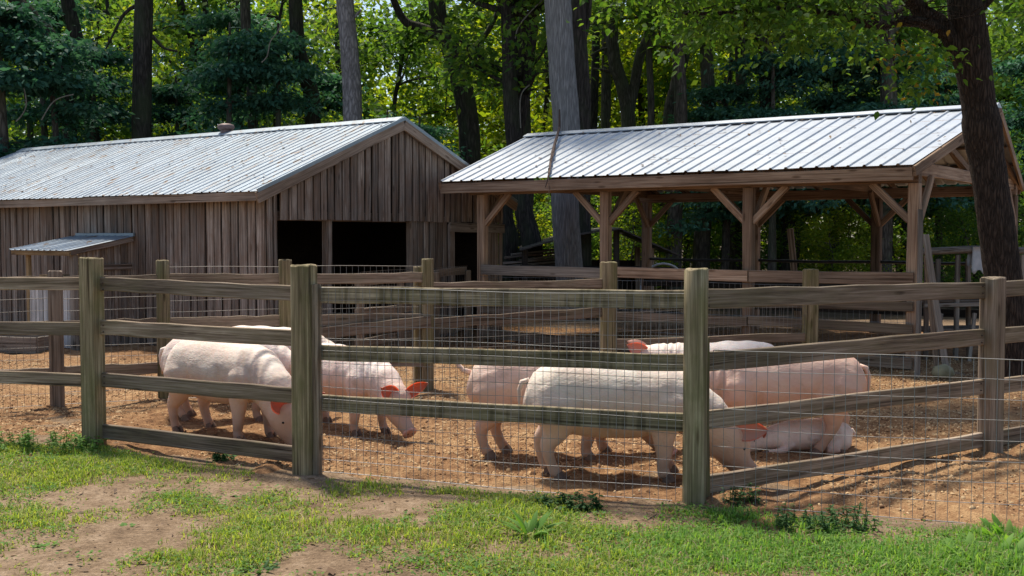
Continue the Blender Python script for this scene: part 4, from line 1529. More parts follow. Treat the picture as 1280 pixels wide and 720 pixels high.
    fold = np.exp(-((X_ - 0.47) / 0.09) ** 2) * (Z_ > 0.3) * 0.0055 * np.sin(X_ * 95 + Z_ * 18 + 2 * np.sin(Z_ * 9))
    flank = -0.014 * np.exp(-((X_ + 0.185 + (Z_ - 0.4) * 0.35) / 0.03) ** 2) * np.exp(-((Z_ - 0.42) / 0.12) ** 2)
    elbow = -0.012 * np.exp(-((X_ - 0.165 + (Z_ - 0.4) * 0.2) / 0.028) ** 2) * np.exp(-((Z_ - 0.42) / 0.14) ** 2)
    spine = 0.004 * np.sin(X_ * 30 + seed) * np.exp(-(Y_ / 0.05) ** 2) * (Z_ > 0.65)
    co = co + no * (lum + fold + flank + elbow + spine)[:, None]
    me.vertices.foreach_set('co', co.astype(np.float32).ravel())
    me.update()
    root = thing('pig', label, 'pig', loc, 'pigs in the pen')
    root.rotation_euler = (0, 0, heading)
    root.scale = (scale,) * 3

    def part(name, me_, mat, smooth=True, parent=root, label=None):
        o = bpy.data.objects.new(name, me_)
        COL.objects.link(o)
        if not me_.materials:
            me_.materials.append(mat)
        if smooth:
            me_.shade_smooth()
        o.parent = parent
        if label:
            o['label'] = label
        return o
    body = part('body', me, M['skin'])
    # cloven hooves
    for (fx, fy) in feet:
        h = MB()
        for s in (-1, 1):
            c = Vector((fx, fy + s * 0.018, 0))
            h.loft([(c + Vector((-0.004, 0, 0.052)), S, 0.026, 0.016), (c + Vector((0.006, s * 0.002, 0.025)), S, 0.036, 0.018), (c + Vector((0.014, s * 0.003, 0.0)), S, 0.042, 0.019)], 10)
        part('hoof', h.mesh('hoof'), M['hoof'], False)
    # ears
    for s in (-1, 1):
        b0 = sk + ax * 0.045 + upv * 0.100 + sd * s * 0.075
        dirv = (upv * 0.62 + sd * s * 0.24 + ax * 0.55 + Vector((0, 0, rng.uniform(-0.12, 0.05)))).normalized()
        face = (sd * s * 0.95 + upv * 0.05)
        if seed in (1, 4):          # these two hold their ears spread, open to the front
            dirv = (upv * 0.38 + sd * s * 0.72 - ax * 0.15).normalized()
            face = (ax * 0.85 + upv * 0.35)
        face = (face - dirv * face.dot(dirv)).normalized()
        acr = dirv.cross(face)
        nu, nv = 7, 8
        vs, fs = [], []
        for j in range(nv):
            t = j / (nv - 1)
            w = 0.082 * (0.62 + 0.9 * t - 1.52 * t ** 2.2) + 0.004
            for i in range(nu):
                q = i / (nu - 1) * 2 - 1
                cup = 0.030 * (q * q) * (1 - 0.4 * t)
                p = b0 + dirv * (0.205 * t - 0.02) + acr * (w * q) + face * (cup + 0.035 * t * t)
                vs.append(p)
        for j in range(nv - 1):
            for i in range(nu - 1):
                q = j * nu + i
                fs.append((q, q + 1, q + 1 + nu, q + nu))
        eb = MB()
        eb.add(vs, fs)
        ear_o = part('ear', eb.mesh('ear'), M['ear'])
        inn = [vs[j * nu + nu // 2].lerp(vs[k_], 0.86) + face * 0.005 for j in range(nv) for k_ in range(j * nu, j * nu + nu)]
        ib = MB()
        ib.add(inn, fs)
        part('inner_ear', ib.mesh('inner_ear'), M['ear_in'] if seed in (1, 4) else M['ear_pale'], True, ear_o)
        # eye
        c = sk + ax * 0.145 + upv * 0.040 + sd * s * 0.098
        e_ = MB()
        e_.lathe(c - UP * 0.013, [(0.002, 0.003), (0.008, 0.007), (0.011, 0.013), (0.008, 0.019), (0.002, 0.023)], 10)
        part('eye', e_.mesh('eye'), M['eye'])
    # snout disc with nostrils
    sn = MB()
    c = sk + ax * 0.362 - upv * 0.033
    sn.loft([(c - ax * 0.012, sd, 0.054, 0.058), (c, sd, 0.060, 0.064), (c + ax * 0.010, sd, 0.056, 0.060), (c + ax * 0.013, sd, 0.045, 0.05)], 18)
    disc = part('snout_disc', sn.mesh('snout_disc'), M['snout'])
    for s in (-1, 1):
        nb = MB()
        nb.loft([(c + ax * 0.010 + sd * s * 0.022, sd, 0.011, 0.008), (c + ax * 0.0145 + sd * s * 0.022, sd, 0.009, 0.006)], 8)
        part('nostril', nb.mesh('nostril'), M['eye'], parent=disc)
    # tail
    tb = MB()
    if tail == 'curl':
        pts = [Vector((-0.55, 0, 0.63)), Vector((-0.60, 0, 0.645))]
        for i in range(14):
            a = i / 13 * 2 * math.pi * 1.1
            pts.append(Vector((-0.605 - 0.028 * math.sin(a) - i * 0.0035, 0.032 - 0.032 * math.cos(a), 0.645 - 0.004 * i + 0.02 * math.sin(a))))
    elif tail == 'up':
        pts = [Vector(p) for p in ((-0.55, 0, 0.58), (-0.62, 0, 0.60), (-0.655, 0.0, 0.64), (-0.685, 0.0, 0.70), (-0.675, 0.01, 0.745), (-0.63, 0.015, 0.735), (-0.60, 0.02, 0.74))]
    else:
        pts = [Vector(p) for p in ((-0.55, 0, 0.61), (-0.595, 0, 0.60), (-0.612, 0.005, 0.55), (-0.612, 0.01, 0.48), (-0.60, 0.02, 0.42), (-0.607, 0.03, 0.385))]
    n_ = len(pts)
    tb.tube(pts, [0.022 - 0.014 * i / (n_ - 1) for i in range(n_)], 8)
    part('tail', tb.mesh('tail'), M['skin'])
    return root


def at(px, Y):
    return ((px - 640) / FPX * Y, Y, 0.012)


PIGS = [
    ('large pale pig grazing head-down at the left post, ear glowing red', at(281, 8.80), R(-36), 1.05, 'root', R(-6), (0.02, -0.03, 0.05, -0.04), 'hang', 1.08, 1, (0.97, 0.96, 0.93)),
    ('pale pig standing half hidden behind the left grazing pig', at(284, 9.65), R(-6), 1.0, 'graze', R(5), (0.03, -0.02, 0, 0.04), 'hang', 1.0, 2, (1, 1, 1)),
    ('pale pig farthest left at the back fence, only its back showing', at(335, 10.55), R(6), 1.0, 'graze', 0, (0, 0.03, 0, 0.02), 'curl', 1.0, 3, (1.05, 1.03, 1)),
    ('white pig with two red ears rooting behind the second front post', at(431, 9.10), R(-44), 0.94, 'mid', R(-4), (0.06, -0.04, -0.03, 0.05), 'curl', 1.0, 4, (1.12, 1.08, 1.08)),
    ('pinkish pig with raised tail standing behind the nearest pig', at(689, 8.0), R(-6), 1.03, 'graze', R(0), (0.05, -0.06, 0.06, -0.03), 'up', 1.0, 5, (0.98, 0.84, 0.78)),
    ('nearest cream pig beside the wire, head low past the corner post', at(771, 7.32), R(-3), 1.04, 'root', R(2), (0.03, -0.02, -0.04, 0.03), 'hang', 1.06, 6, (0.96, 0.97, 0.93)),
    ('tall pink pig standing over the lying one, rump to the right', at(978, 8.15), R(180), 1.04, 'low', R(4), (0.0, 0.03, 0.17, -0.03), 'hang', 1.06, 7, (0.95, 0.78, 0.70)),
    ('pale pig at the rear of the herd, facing left behind the corner post', at(903, 9.65), R(178), 0.92, 'level', R(-4), (0.02, -0.02, 0.03, 0), 'curl', 1.0, 9, (1.05, 1.03, 1)),
]
for a in PIGS:
    r_ = pig(*a[:-1])
    for ch in r_.children:
        ch.color = a[-1] + (1.0,)


def lying_pig(label, loc, heading, scale):
    """young pig lying on its belly, chin on the ground, legs folded beside it"""
    S = Vector((0, 1, 0))
    mb = MB()
    tr = [(-0.575, 0.15, 0.04, 0.05), (-0.55, 0.16, 0.10, 0.12), (-0.48, 0.175, 0.155, 0.18), (-0.36, 0.185, 0.185, 0.22), (-0.20, 0.185, 0.19, 0.235), (0.0, 0.18, 0.185, 0.23),
          (0.18, 0.18, 0.18, 0.205), (0.32, 0.17, 0.16, 0.17), (0.44, 0.155, 0.135, 0.14), (0.52, 0.145, 0.12, 0.12)]
    mb.loft([((x, 0, z), S, a, b) for x, z, a, b in tr], 28)
    yaw = R(12)
    rot = Matrix.Rotation(yaw, 3, 'Z')
    ax = rot @ Vector((0.985, 0, -0.17)).normalized()
    sd = rot @ S
    upv = ax.cross(sd)
    sk = Vector((0.55, 0.01, 0.15))
    hd = [(-0.08, 0.0, 0.11, 0.11), (0.0, 0.004, 0.128, 0.122), (0.07, 0.0, 0.125, 0.122), (0.13, -0.012, 0.105, 0.105), (0.19, -0.028, 0.08, 0.082), (0.25, -0.035, 0.06, 0.064), (0.31, -0.036, 0.05, 0.056), (0.345, -0.034, 0.05, 0.057)]
    mb.loft([(sk + ax * d_ + upv * o_, sd, a, b) for d_, o_, a, b in hd], 22)
    for s in (-1, 1):
        mb.loft([((-0.44, s * 0.12, 0.16), S, 0.14, 0.09), ((-0.36, s * 0.19, 0.13), S, 0.13, 0.09), ((-0.24, s * 0.235, 0.09), S, 0.075, 0.07), ((-0.14, s * 0.255, 0.055), S, 0.045, 0.05)], 14)
        mb.loft([((-0.14, s * 0.25, 0.05), S, 0.046, 0.046), ((-0.24, s * 0.275, 0.042), S, 0.038, 0.036), ((-0.30, s * 0.28, 0.038), S, 0.034, 0.034)], 12)
        mb.loft([((0.30, s * 0.10, 0.16), S, 0.11, 0.07), ((0.27, s * 0.16, 0.10), S, 0.08, 0.06), ((0.34, s * 0.185, 0.055), S, 0.045, 0.045), ((0.46, s * 0.195, 0.042), S, 0.036, 0.036), ((0.54, s * 0.195, 0.036), S, 0.034, 0.034)], 12)
    me = remeshed(mb, 0.0135, 9)
    root = thing('pig', label, 'pig', loc, 'pigs in the pen')
    root.rotation_euler = (0, 0, heading)
    root.scale = (scale,) * 3

    def part(name, me_, mat, smooth=True, parent=root):
        o = bpy.data.objects.new(name, me_)
        COL.objects.link(o)
        me_.materials.append(mat)
        if smooth:
            me_.shade_smooth()
        o.parent = parent
        return o
    part('body', me, M['skin_low'])
    for s in (-1, 1):
        b0 = sk + ax * 0.045 + upv * 0.092 + sd * s * 0.075
        dirv = (upv * 0.85 + sd * s * 0.4 - ax * 0.1).normalized()
        face = (ax * 0.55 + sd * s * 0.7)
        face = (face - dirv * face.dot(dirv)).normalized()
        acr = dirv.cross(face)
        vs, fs = [], []
        nu, nv = 7, 8
        for j in range(nv):
            t = j / (nv - 1)
            w = 0.082 * (0.62 + 0.9 * t - 1.52 * t ** 2.2) + 0.004
            for i in range(nu):
                q = i / (nu - 1) * 2 - 1
                vs.append(b0 + dirv * (0.17 * t - 0.02) + acr * (w * q) + face * (0.03 * q * q + 0.02 * t * t))
        for j in range(nv - 1):
            for i in range(nu - 1):
                q = j * nu + i
                fs.append((q, q + 1, q + 1 + nu, q + nu))
        eb = MB()
        eb.add(vs, fs)
        ear_o = part('ear', eb.mesh('ear'), M['ear'])
        inn = [vs[j * nu + nu // 2].lerp(vs[k_], 0.86) + face * 0.005 for j in range(nv) for k_ in range(j * nu, j * nu + nu)]
        ib = MB()
        ib.add(inn, fs)
        part('inner_ear', ib.mesh('inner_ear'), M['ear_in'], True, ear_o)
        e_ = MB()
        c = sk + ax * 0.145 + upv * 0.04 + sd * s * 0.095
        e_.lathe(c - UP * 0.012, [(0.002, 0.006), (0.006, 0.008), (0.008, 0.012), (0.006, 0.017), (0.002, 0.019)], 10)
        part('eye', e_.mesh('eye'), M['eye'])
        for hx, hy in ((0.56, 0.195), (-0.32, 0.28)):
            h = MB()
            for q in (-1, 1):
                c = Vector((hx, s * hy + q * 0.018, 0.034))
                sg = 1 if hx > 0 else -1
                h.loft([(c - Vector((0.02 * sg, 0, 0)), S, 0.028, 0.016), (c + Vector((0.02 * sg, 0, -0.002)), S, 0.026, 0.016), (c + Vector((0.045 * sg, 0, -0.006)), S, 0.014, 0.010)], 10)
            part('hoof', h.mesh('hoof'), M['hoof'], False)
    tb = MB()
    tb.tube([(-0.55, 0, 0.23), (-0.60, 0.01, 0.23), (-0.62, 0.03, 0.19), (-0.61, 0.05, 0.15)], [0.02, 0.017, 0.012, 0.008], 8)
    part('tail', tb.mesh('tail'), M['skin_low'])
    return root


# same hide, painted bounce and mud bands set for a lying animal
M['skin_low'] = M['skin'].copy()
M['skin_low'].name = 'pig_skin_lying'
for n_ in M['skin_low'].node_tree.nodes:
    if n_.type == 'VALTORGB' and abs(n_.color_ramp.elements[0].position - 0.38) < 1e-3 and len(n_.color_ramp.elements) == 2:
        n_.color_ramp.elements[0].position = 0.02
        n_.color_ramp.elements[1].position = 0.2
    elif n_.type == 'VALTORGB' and abs(n_.color_ramp.elements[0].position - 0.10) < 1e-3 and len(n_.color_ramp.elements) == 2:
        n_.color_ramp.elements[0].position = 0.0
        n_.color_ramp.elements[1].position = 0.06
lying_pig('young pale pig lying on the dirt under the tall pink pig', at(1008, 8.22), R(192), 0.64)

# ------------------------------------------------------------------ trees
def smooth_path(pts, sub=5):
    P = [Vector(p) for p in pts]
    out = []
    for i in range(len(P) - 1):
        p0, p1, p2, p3 = P[max(i - 1, 0)], P[i], P[i + 1], P[min(i + 2, len(P) - 1)]
        for k in range(sub):
            t = k / sub
            out.append(0.5 * ((2 * p1) + (p2 - p0) * t + (2 * p0 - 5 * p1 + 4 * p2 - p3) * t * t + (3 * p1 - p0 - 3 * p2 + p3) * t ** 3))
    out.append(P[-1])
    return out


def lerp_r(r0, r1, n, flare=0.35):
    return [(r0 + (r1 - r0) * i / (n - 1)) * (1 + flare * max(0, 1 - i / (n * 0.10)) ** 2) for i in range(n)]


def limb_from(mb, p, d, L, r, rng, depth=1, tips=None, droop=0.0):
    pts = [Vector(p)]
    d = Vector(d).normalized()
    n = 5
    for i in range(n):
        d = (d + Vector((rng.uniform(-.3, .3), rng.uniform(-.3, .3), rng.uniform(-.18, .28) - droop))).normalized()
        pts.append(pts[-1] + d * L / n)
        if tips is not None and i >= 1:
            tips.append(pts[-1].copy())
    mb.tube(pts, [r * (1 - 0.8 * i / n) for i in range(n + 1)], 6 if r < 0.06 else 8, wob=0.12)
    if depth > 0:
        for k in range(rng.randint(2, 3)):
            q = pts[rng.randint(2, n)]
            dd_ = (d + Vector((rng.uniform(-1, 1), rng.uniform(-1, 1), rng.uniform(-.3, .6)))).normalized()
            limb_from(mb, q, dd_, L * rng.uniform(0.45, 0.65), r * 0.5, rng, depth - 1, tips, droop)


def foliage(centres, per, spread, size, rng, flat=0.6, droop=0.3, asp=0.55, shape=leaf_quads):
    """Leaf blades gathered in clumps round the given points."""
    C = np.array([tuple(c) for c in centres])
    k = len(C)
    cnt = rng.poisson(per, k)
    idx = np.repeat(np.arange(k), cnt)
    n = len(idx)
    sp = rng.uniform(0.55, 1.35, k)[idx] * spread
    off = rng.normal(size=(n, 3)) * sp[:, None] * 0.55
    off[:, 2] *= flat
    P = C[idx] + off
    nrm = unit(n, rng) * 0.75 + np.array([0, 0, 0.8])
    nrm /= np.linalg.norm(nrm, axis=1, keepdims=True)
    tip = off / (np.linalg.norm(off, axis=1, keepdims=True) + 1e-6) + unit(n, rng) * 0.8 - np.array([0, 0, droop])
    tip -= nrm * np.sum(tip * nrm, 1, keepdims=True)
    tip /= np.linalg.norm(tip, axis=1, keepdims=True) + 1e-9
    ln = size * rng.uniform(0.6, 1.35, n)
    return shape(P, tip, nrm, ln, ln * asp)


def gen_tree(seed, H, r, cz, cr, nl, per, size, spread, bark, leaf, crook=0.25, extra=0):
    """A tree standing at the origin: returns (trunk mesh, crown mesh)."""
    rng = random.Random(seed)
    nrng = np.random.default_rng(seed)
    x = y = 0.0
    pts = []
    for i in range(7):
        t = i / 6
        pts.append(Vector((x, y, -0.2 + t * H * 0.92)))
        x += rng.uniform(-crook, crook)
        y += rng.uniform(-crook, crook)
    path = smooth_path(pts, 4)
    mb = MB()
    mb.tube(path, lerp_r(r, r * 0.25, len(path)), 10, wob=0.08)
    tips = []
    for i in range(nl):
        t = rng.uniform(cz / H, 0.98)
        p = path[min(len(path) - 1, int(t * (len(path) - 1)))]
        a = rng.uniform(0, 2 * math.pi)
        prof = math.sin(min(1, max(0.12, (t - cz / H) / (1 - cz / H) * 0.85 + 0.15)) * math.pi) ** 0.6
        L = cr * (0.45 + 0.65 * prof) * rng.uniform(0.7, 1.15)
        limb_from(mb, p, (math.cos(a), math.sin(a), rng.uniform(0.05, 0.6)), L, r * 0.34, rng, 1, tips)
    for k in range(extra):
        a = rng.uniform(0, 2 * math.pi)
        rr = cr * math.sqrt(rng.random())
        tips.append(Vector((rr * math.cos(a), rr * math.sin(a), rng.uniform(cz * 0.6, H))))
    V, F = foliage(tips, per, spread, size, nrng)
    return mb.mesh('trunk'), np_mesh('crown', V, F)


def gen_cedar(seed, H, R_, size=0.155, t0=0.05):
    rng = random.Random(seed)
    nrng = np.random.default_rng(seed)
    mb = MB()
    path = smooth_path([(0, 0, -0.2), (rng.uniform(-.1, .1), 0, H * 0.4), (rng.uniform(-.2, .2), rng.uniform(-.2, .2), H)], 6)
    mb.tube(path, lerp_r(0.16, 0.03, len(path)), 9, wob=0.1)
    tips = []
    n = int(H * 7)
    for i in range(n):
        t = rng.uniform(t0, 0.99)
        p = path[int(t * (len(path) - 1))]
        a = rng.uniform(0, 2 * math.pi)
        L = R_ * (1.05 - t * 0.75) * rng.uniform(0.4, 1.5)
        d = Vector((math.cos(a), math.sin(a), rng.uniform(-0.05, 0.3)))
        pts = [p]
        for k in range(4):
            d = (d + Vector((rng.uniform(-.2, .2), rng.uniform(-.2, .2), -0.12))).normalized()
            pts.append(pts[-1] + d * L / 4)
            for q in range(3):
                tips.append(pts[-1] + Vector((rng.gauss(0, .2), rng.gauss(0, .2), rng.gauss(0, .07))))
        mb.tube(pts, [0.03, 0.024, 0.018, 0.012, 0.006], 5)
    V, F = foliage(tips, 27, 0.40, size, nrng, 0.26, 0.7, 0.5)
    return mb.mesh('trunk'), np_mesh('crown', V, F)


def put_tree(name, label, cat, tm, cm, bark, leaf, loc, rz, s, group=None):
    root = thing(name, label, cat, loc, group)
    root.rotation_euler = (0, 0, rz)
    root.scale = s
    for nm, me, mt in (('trunk', tm, bark), ('crown', cm, leaf)):
        o = bpy.data.objects.new(nm, me)
        COL.objects.link(o)
        o.parent = root
        if not me.materials:
            me.materials.append(mt)
        o.material_slots[0].link = 'OBJECT'
        o.material_slots[0].material = mt
    return root


PB = [gen_tree(100 + i, 11.5, 0.17, 2.0, 3.0, 13, 26, 0.24, 0.60, None, None, 0.35, 45) for i in range(4)]
PU = [gen_tree(140 + i, 4.6, 0.06, 0.5, 1.7, 10, 19, 0.15, 0.42, None, None, 0.2, 70) for i in range(3)]
PC = [gen_cedar(160 + i, 6.8, 2.1) for i in range(3)] + [gen_cedar(170 + i, 7.0, 2.3, t0=0.56) for i in range(2)]

rngp = random.Random(5)
# understory and cedars close behind the buildings
cedars = [(-80, 25.0, 1.0), (10, 24.0, 1.02), (75, 24.8, 0.90), (125, 27.5, 0.95), (225, 29.0, 0.85), (290, 26.5, 0.98), (345, 27.0, 1.0), (400, 30, 0.92), (480, 28.5, 0.72), (520, 26.5, 0.66), (575, 25.8, 0.50), (60, 30, 1.2), (300, 31, 1.2),
          (905, 27.5, 0.80), (965, 26.0, 0.88), (1040, 27.5, 0.98), (1105, 26.0, 0.90), (1175, 28.5, 0.86), (1310, 27, 0.9), (1390, 26, 0.95)]
for i, (px, Y, s) in enumerate(cedars):
    tm, cm = PC[i % 3] if px < 640 else PC[3 + i % 2]
    side = 'behind the barn' if px < 640 else 'behind the pavilion'
    rank = sorted(q[0] for q in cedars if (q[0] < 640) == (px < 640)).index(px)
    ords = ['leftmost', 'second from left', 'third from left', 'fourth from left', 'fifth from left', 'sixth from left', 'seventh from left', 'eighth from left', 'ninth from left', 'tenth from left', 'third from right', 'second from right', 'rightmost']
    put_tree('cedar_tree', ords[rank] + ' of the dark blue-green cedars ' + side, 'tree', tm, cm, M['bark_mid'], M['leaf_dark'],
             ((px - 640) / FPX * Y, Y, -0.1), rngp.uniform(0, 6.3), (s * rngp.uniform(0.9, 1.15),) * 2 + (s,), 'dark cedars ' + side)
shrubs = [(640, 30, 0.9, 1), (600, 28.5, 0.8, 1), (700, 29, 0.7, 1), (790, 29, 0.75, 1), (850, 32, 0.8, 0), (905, 30, 0.7, 1), (955, 29, 0.7, 1), (1032, 25.5, 0.50, 0), (1058, 26.5, 0.56, 0), (1072, 34, 0.7, 0), (1130, 29, 0.72, 1), (1150, 33, 0.9, 0), (1195, 30, 0.75, 1), (640, 27, 0.6, 0), (795, 27, 0.55, 0), (1205, 26, 0.5, 1), (975, 27.5, 0.55, 1), (1000, 37, 1.0, 0), (890, 34, 0.8, 0),
          (1240, 27, 0.7, 1), (1310, 25, 0.8, 1), (740, 33, 0.9, 0), (560, 31, 0.9, 0), (470, 32, 1.0, 0), (420, 30, 0.95, 1), (200, 30, 1.0, 0), (140, 31, 1.0, 1), (30, 32, 1.0, 1)]
for i, (px, Y, s, m_) in enumerate(shrubs):
    tm, cm = PU[i % 3]
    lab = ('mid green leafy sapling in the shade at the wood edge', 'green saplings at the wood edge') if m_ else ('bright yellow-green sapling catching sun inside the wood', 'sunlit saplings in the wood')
    put_tree('sapling', lab[0], 'sapling', tm, cm, M['bark_mid'], M['leaf_mid'] if m_ else M['leaf_sunlit'],
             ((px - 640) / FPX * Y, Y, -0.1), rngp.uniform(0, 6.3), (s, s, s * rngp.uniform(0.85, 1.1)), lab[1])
# broadleaved trees in rows behind
for row, (Y0, n, s0) in enumerate(((33, 11, 0.92), (39, 13, 0.96), (46, 14, 1.08), (54, 15, 1.2))):
    for i in range(n):
        px = -170 + (1620 * (i + 0.5) / n) + rngp.uniform(-45, 45)
        Y = Y0 + rngp.uniform(-2.2, 2.2)
        if row == 0 and 560 < px < 900:
            Y += 4.5
        tm, cm = PB[(i * 3 + row) % 4]
        s = s0 * rngp.uniform(0.88, 1.12) * (0.86 if 520 < px < 860 and row >= 2 else 1)
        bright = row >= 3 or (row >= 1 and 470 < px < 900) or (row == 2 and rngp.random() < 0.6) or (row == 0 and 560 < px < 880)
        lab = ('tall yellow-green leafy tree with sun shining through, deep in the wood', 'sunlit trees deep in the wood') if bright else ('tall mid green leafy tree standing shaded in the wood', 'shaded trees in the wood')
        put_tree('forest_tree', lab[0], 'tree', tm, cm, M['bark_dark'], M['leaf_sunlit'] if bright else M['leaf_mid'],
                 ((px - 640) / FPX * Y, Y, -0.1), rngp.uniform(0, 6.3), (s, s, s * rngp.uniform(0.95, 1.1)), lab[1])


def far_wood():
    n = 42000
    rng = np.random.default_rng(88)
    x = rng.uniform(-46, 46, n)
    y = rng.uniform(62, 74, n)
    top = 9.5 + 5 * fbm(x * 0.12, y * 0.0 + 3, 4, 8) + 2
    z = rng.random(n) ** 0.85 * top
    clump = fbm(x * 0.5, z * 0.5, 3, 15)
    keep = clump > -0.22
    P = np.stack([x, y, z], 1)[keep]
    m_ = len(P)
    nrm = unit(m_, rng) + np.array([0, -0.2, 0.6])
    nrm /= np.linalg.norm(nrm, axis=1, keepdims=True)
    tip = unit(m_, rng)
    tip -= nrm * np.sum(tip * nrm, 1, keepdims=True)
    tip /= np.linalg.norm(tip, axis=1, keepdims=True)
    ln = rng.uniform(0.3, 0.7, m_)
    V, F = leaf_quads(P, tip, nrm, ln, ln * 0.6)
    o = link('distant_wood', np_mesh('distant_wood', V, F), M['leaf_sunlit'], None, None, kind='stuff')
    tag(o, 'bright sunlit foliage far back in the wood', 'wood')


far_wood()


def photo_tree(name, label, pts, Y, r0, r1, bark, limbs=(), leaf='leaf_mid', crown_n=26, crown_r=2.2, per=26, size=0.17, seed=1, low=None):
    """A tree whose trunk follows the photograph: pts are photo pixels at depth Y (a third value shifts the depth)."""
    rng = random.Random(seed)
    nrng = np.random.default_rng(seed + 500)
    P = []
    for q in pts:
        P.append(W(q[0], q[1], Y + (q[2] if len(q) > 2 else 0)))
    base = Vector((P[0].x, P[0].y, -0.15))
    if P[0].z > 0.0:
        P = [base] + P
    topd = (P[-1] - P[-2]).normalized()
    P.append(P[-1] + (topd + Vector((0, 0, 0.6))).normalized() * 2.2)
    root = thing(name, label, 'tree', (base.x, base.y, 0))
    path = smooth_path(P, 6)
    mb = MB()
    mb.tube(path, lerp_r(r0, r1, len(path), 0.25), 18, wob=0.05)
    tips = []
    for (l_pts, ra, rb) in limbs:
        lp_ = smooth_path([W(q[0], q[1], Y + (q[2] if len(q) > 2 else 0)) for q in l_pts], 5)
        mb.tube(lp_, [ra + (rb - ra) * i / (len(lp_) - 1) for i in range(len(lp_))], 9, wob=0.12)
    top_ = P[-1]
    for k in range(8):
        a = rng.uniform(0, 6.28)
        limb_from(mb, path[-1 - rng.randint(0, 6)], (math.cos(a), math.sin(a), rng.uniform(0.1, 0.7)), crown_r * rng.uniform(0.6, 1), r1 * 0.6, rng, 1, tips)
    for k in range(crown_n):
        a = rng.uniform(0, 6.28)
        rr = crown_r * math.sqrt(rng.random())
        tips.append(top_ + Vector((rr * math.cos(a), rr * math.sin(a), rng.uniform(-0.6, 1.6))))
    link('trunk', mb.mesh('trunk'), M[bark], root, smooth=True)
    V, F = foliage(tips, per, 0.6, size, nrng)
    link('crown', np_mesh('crown', V, F), M[leaf], root)
    return root


photo_tree('forest_tree', 'thick pale grey trunk rising straight behind the pavilion ridge', [(712, 345), (706, 250), (708, 160), (703, 90), (697, 0), (693, -60)], 21.6, 0.27, 0.25, 'bark_grey', seed=21)
photo_tree('forest_tree', 'dark ridged trunk close against the thick pale grey one', [(728, 345), (726, 200), (727, 120), (722, 40), (724, -50)], 23.2, 0.20, 0.18, 'bark_dark', [([(726, 60), (735, 20), (738, -40)], 0.08, 0.05)], seed=22)
photo_tree('forest_tree', 'slim pinkish grey trunk with branch stubs behind the barn ridge', [(444, 330), (441, 150), (438, 80), (431, 0), (428, -60)], 24.5, 0.23, 0.17, 'bark_pink',
           [([(440, 25), (447, 17), (452, 12)], 0.04, 0.02), ([(437, 115), (431, 110), (429, 104)], 0.035, 0.02)], seed=23)
photo_tree('forest_tree', 'straight dark brown trunk with a pale bent branch behind the barn roof', [(178, 330), (177, 165), (178, 80), (180, 0), (181, -60)], 26, 0.24, 0.19, 'bark_dark',
           [([(183, 12), (170, 8), (155, 18), (143, 40), (132, 62)], 0.06, 0.02), ([(190, 45), (205, 60), (222, 64)], 0.05, 0.02)], seed=24)
photo_tree('forest_tree', 'dark leaning trunk between the pale trunk and the left barn roof', [(394, 330), (391, 145), (384, 100), (373, 60), (369, 0), (364, -50)], 28, 0.22, 0.15, 'bark_dark', seed=25)
photo_tree('forest_tree', 'gnarled dark oak with spreading crooked limbs above the barn gable', [(588, 330), (587, 175), (578, 110), (563, 60), (548, 25), (545, -50)], 28.5, 0.30, 0.2, 'bark_dark',
           [([(555, 48), (530, 36), (505, 25), (488, -10)], 0.15, 0.08), ([(572, 80), (590, 62), (606, 45), (622, 15), (632, -20)], 0.09, 0.05), ([(584, 118), (598, 100), (612, 85), (640, 62)], 0.07, 0.03)], seed=26, crown_n=14)
photo_tree('forest_tree', 'thin dark upright trunk left of the pale grey trunk', [(652, 330), (658, 240), (655, 170), (652, 80), (650, 0), (651, -60)], 26, 0.19, 0.15, 'bark_dark', seed=27, crown_n=12)
photo_tree('forest_tree', 'dark curved trunk beside the barn corner under the pavilion beam', [(632, 345), (638, 300), (632, 265), (640, 200), (655, 120)], 25, 0.2, 0.13, 'bark_dark', seed=28, crown_n=8)
photo_tree('forest_tree', 'dark bowed trunk under the pavilion beam left of the grey trunk', [(668, 345), (664, 300), (656, 270), (650, 235), (640, 150), (636, 60)], 24.5, 0.25, 0.14, 'bark_dark', seed=29, crown_n=8)
photo_tree('forest_tree', 'brown forked trunk right of the thick grey trunk', [(786, 330), (786, 165), (780, 115), (768, 75), (765, 30), (766, -50)], 31, 0.22, 0.15, 'bark_mid',
           [([(785, 150), (796, 90), (802, 62), (815, 40), (828, 10), (838, -40)], 0.15, 0.10), ([(776, 100), (762, 90), (742, 86)], 0.08, 0.03), ([(770, 60), (752, 62), (738, 70)], 0.06, 0.02)], seed=30, crown_n=10)
photo_tree('forest_tree', 'slender trunk leaning right against bright leaves above the pavilion', [(832, 330), (836, 160), (846, 105), (857, 55), (863, 0), (868, -60)], 32, 0.21, 0.15, 'bark_mid', seed=31, crown_n=12)
photo_tree('forest_tree', 'thin dark trunk just right of the ridged dark trunk', [(741, 330), (741, 165), (744, 90), (746, 20), (752, -50)], 33, 0.15, 0.1, 'bark_dark', seed=32, crown_n=10)
photo_tree('forest_tree', 'straight dark trunk left of the brown forked trunk', [(757, 330), (757, 165), (758, 80), (757, 0), (756, -60)], 34, 0.17, 0.12, 'bark_mid', seed=33, crown_n=10)
photo_tree('forest_tree', 'reddish brown pine trunk above the left part of the barn roof', [(318, 330), (316, 140), (310, 70), (306, 0), (304, -60)], 28.5, 0.14, 0.12, 'bark_mid', seed=34, crown_n=16, leaf='leaf_dark')
photo_tree('forest_tree', 'dark forked tree with arching limbs right of the brown trunk', [(234, 330), (234, 150), (236, 105), (243, 60), (232, 25), (220, -20)], 33, 0.18, 0.09, 'bark_dark',
           [([(243, 60), (254, 45), (257, 10), (250, -40)], 0.11, 0.07), ([(236, 95), (222, 85), (205, 70)], 0.07, 0.03)], seed=35, crown_n=10)
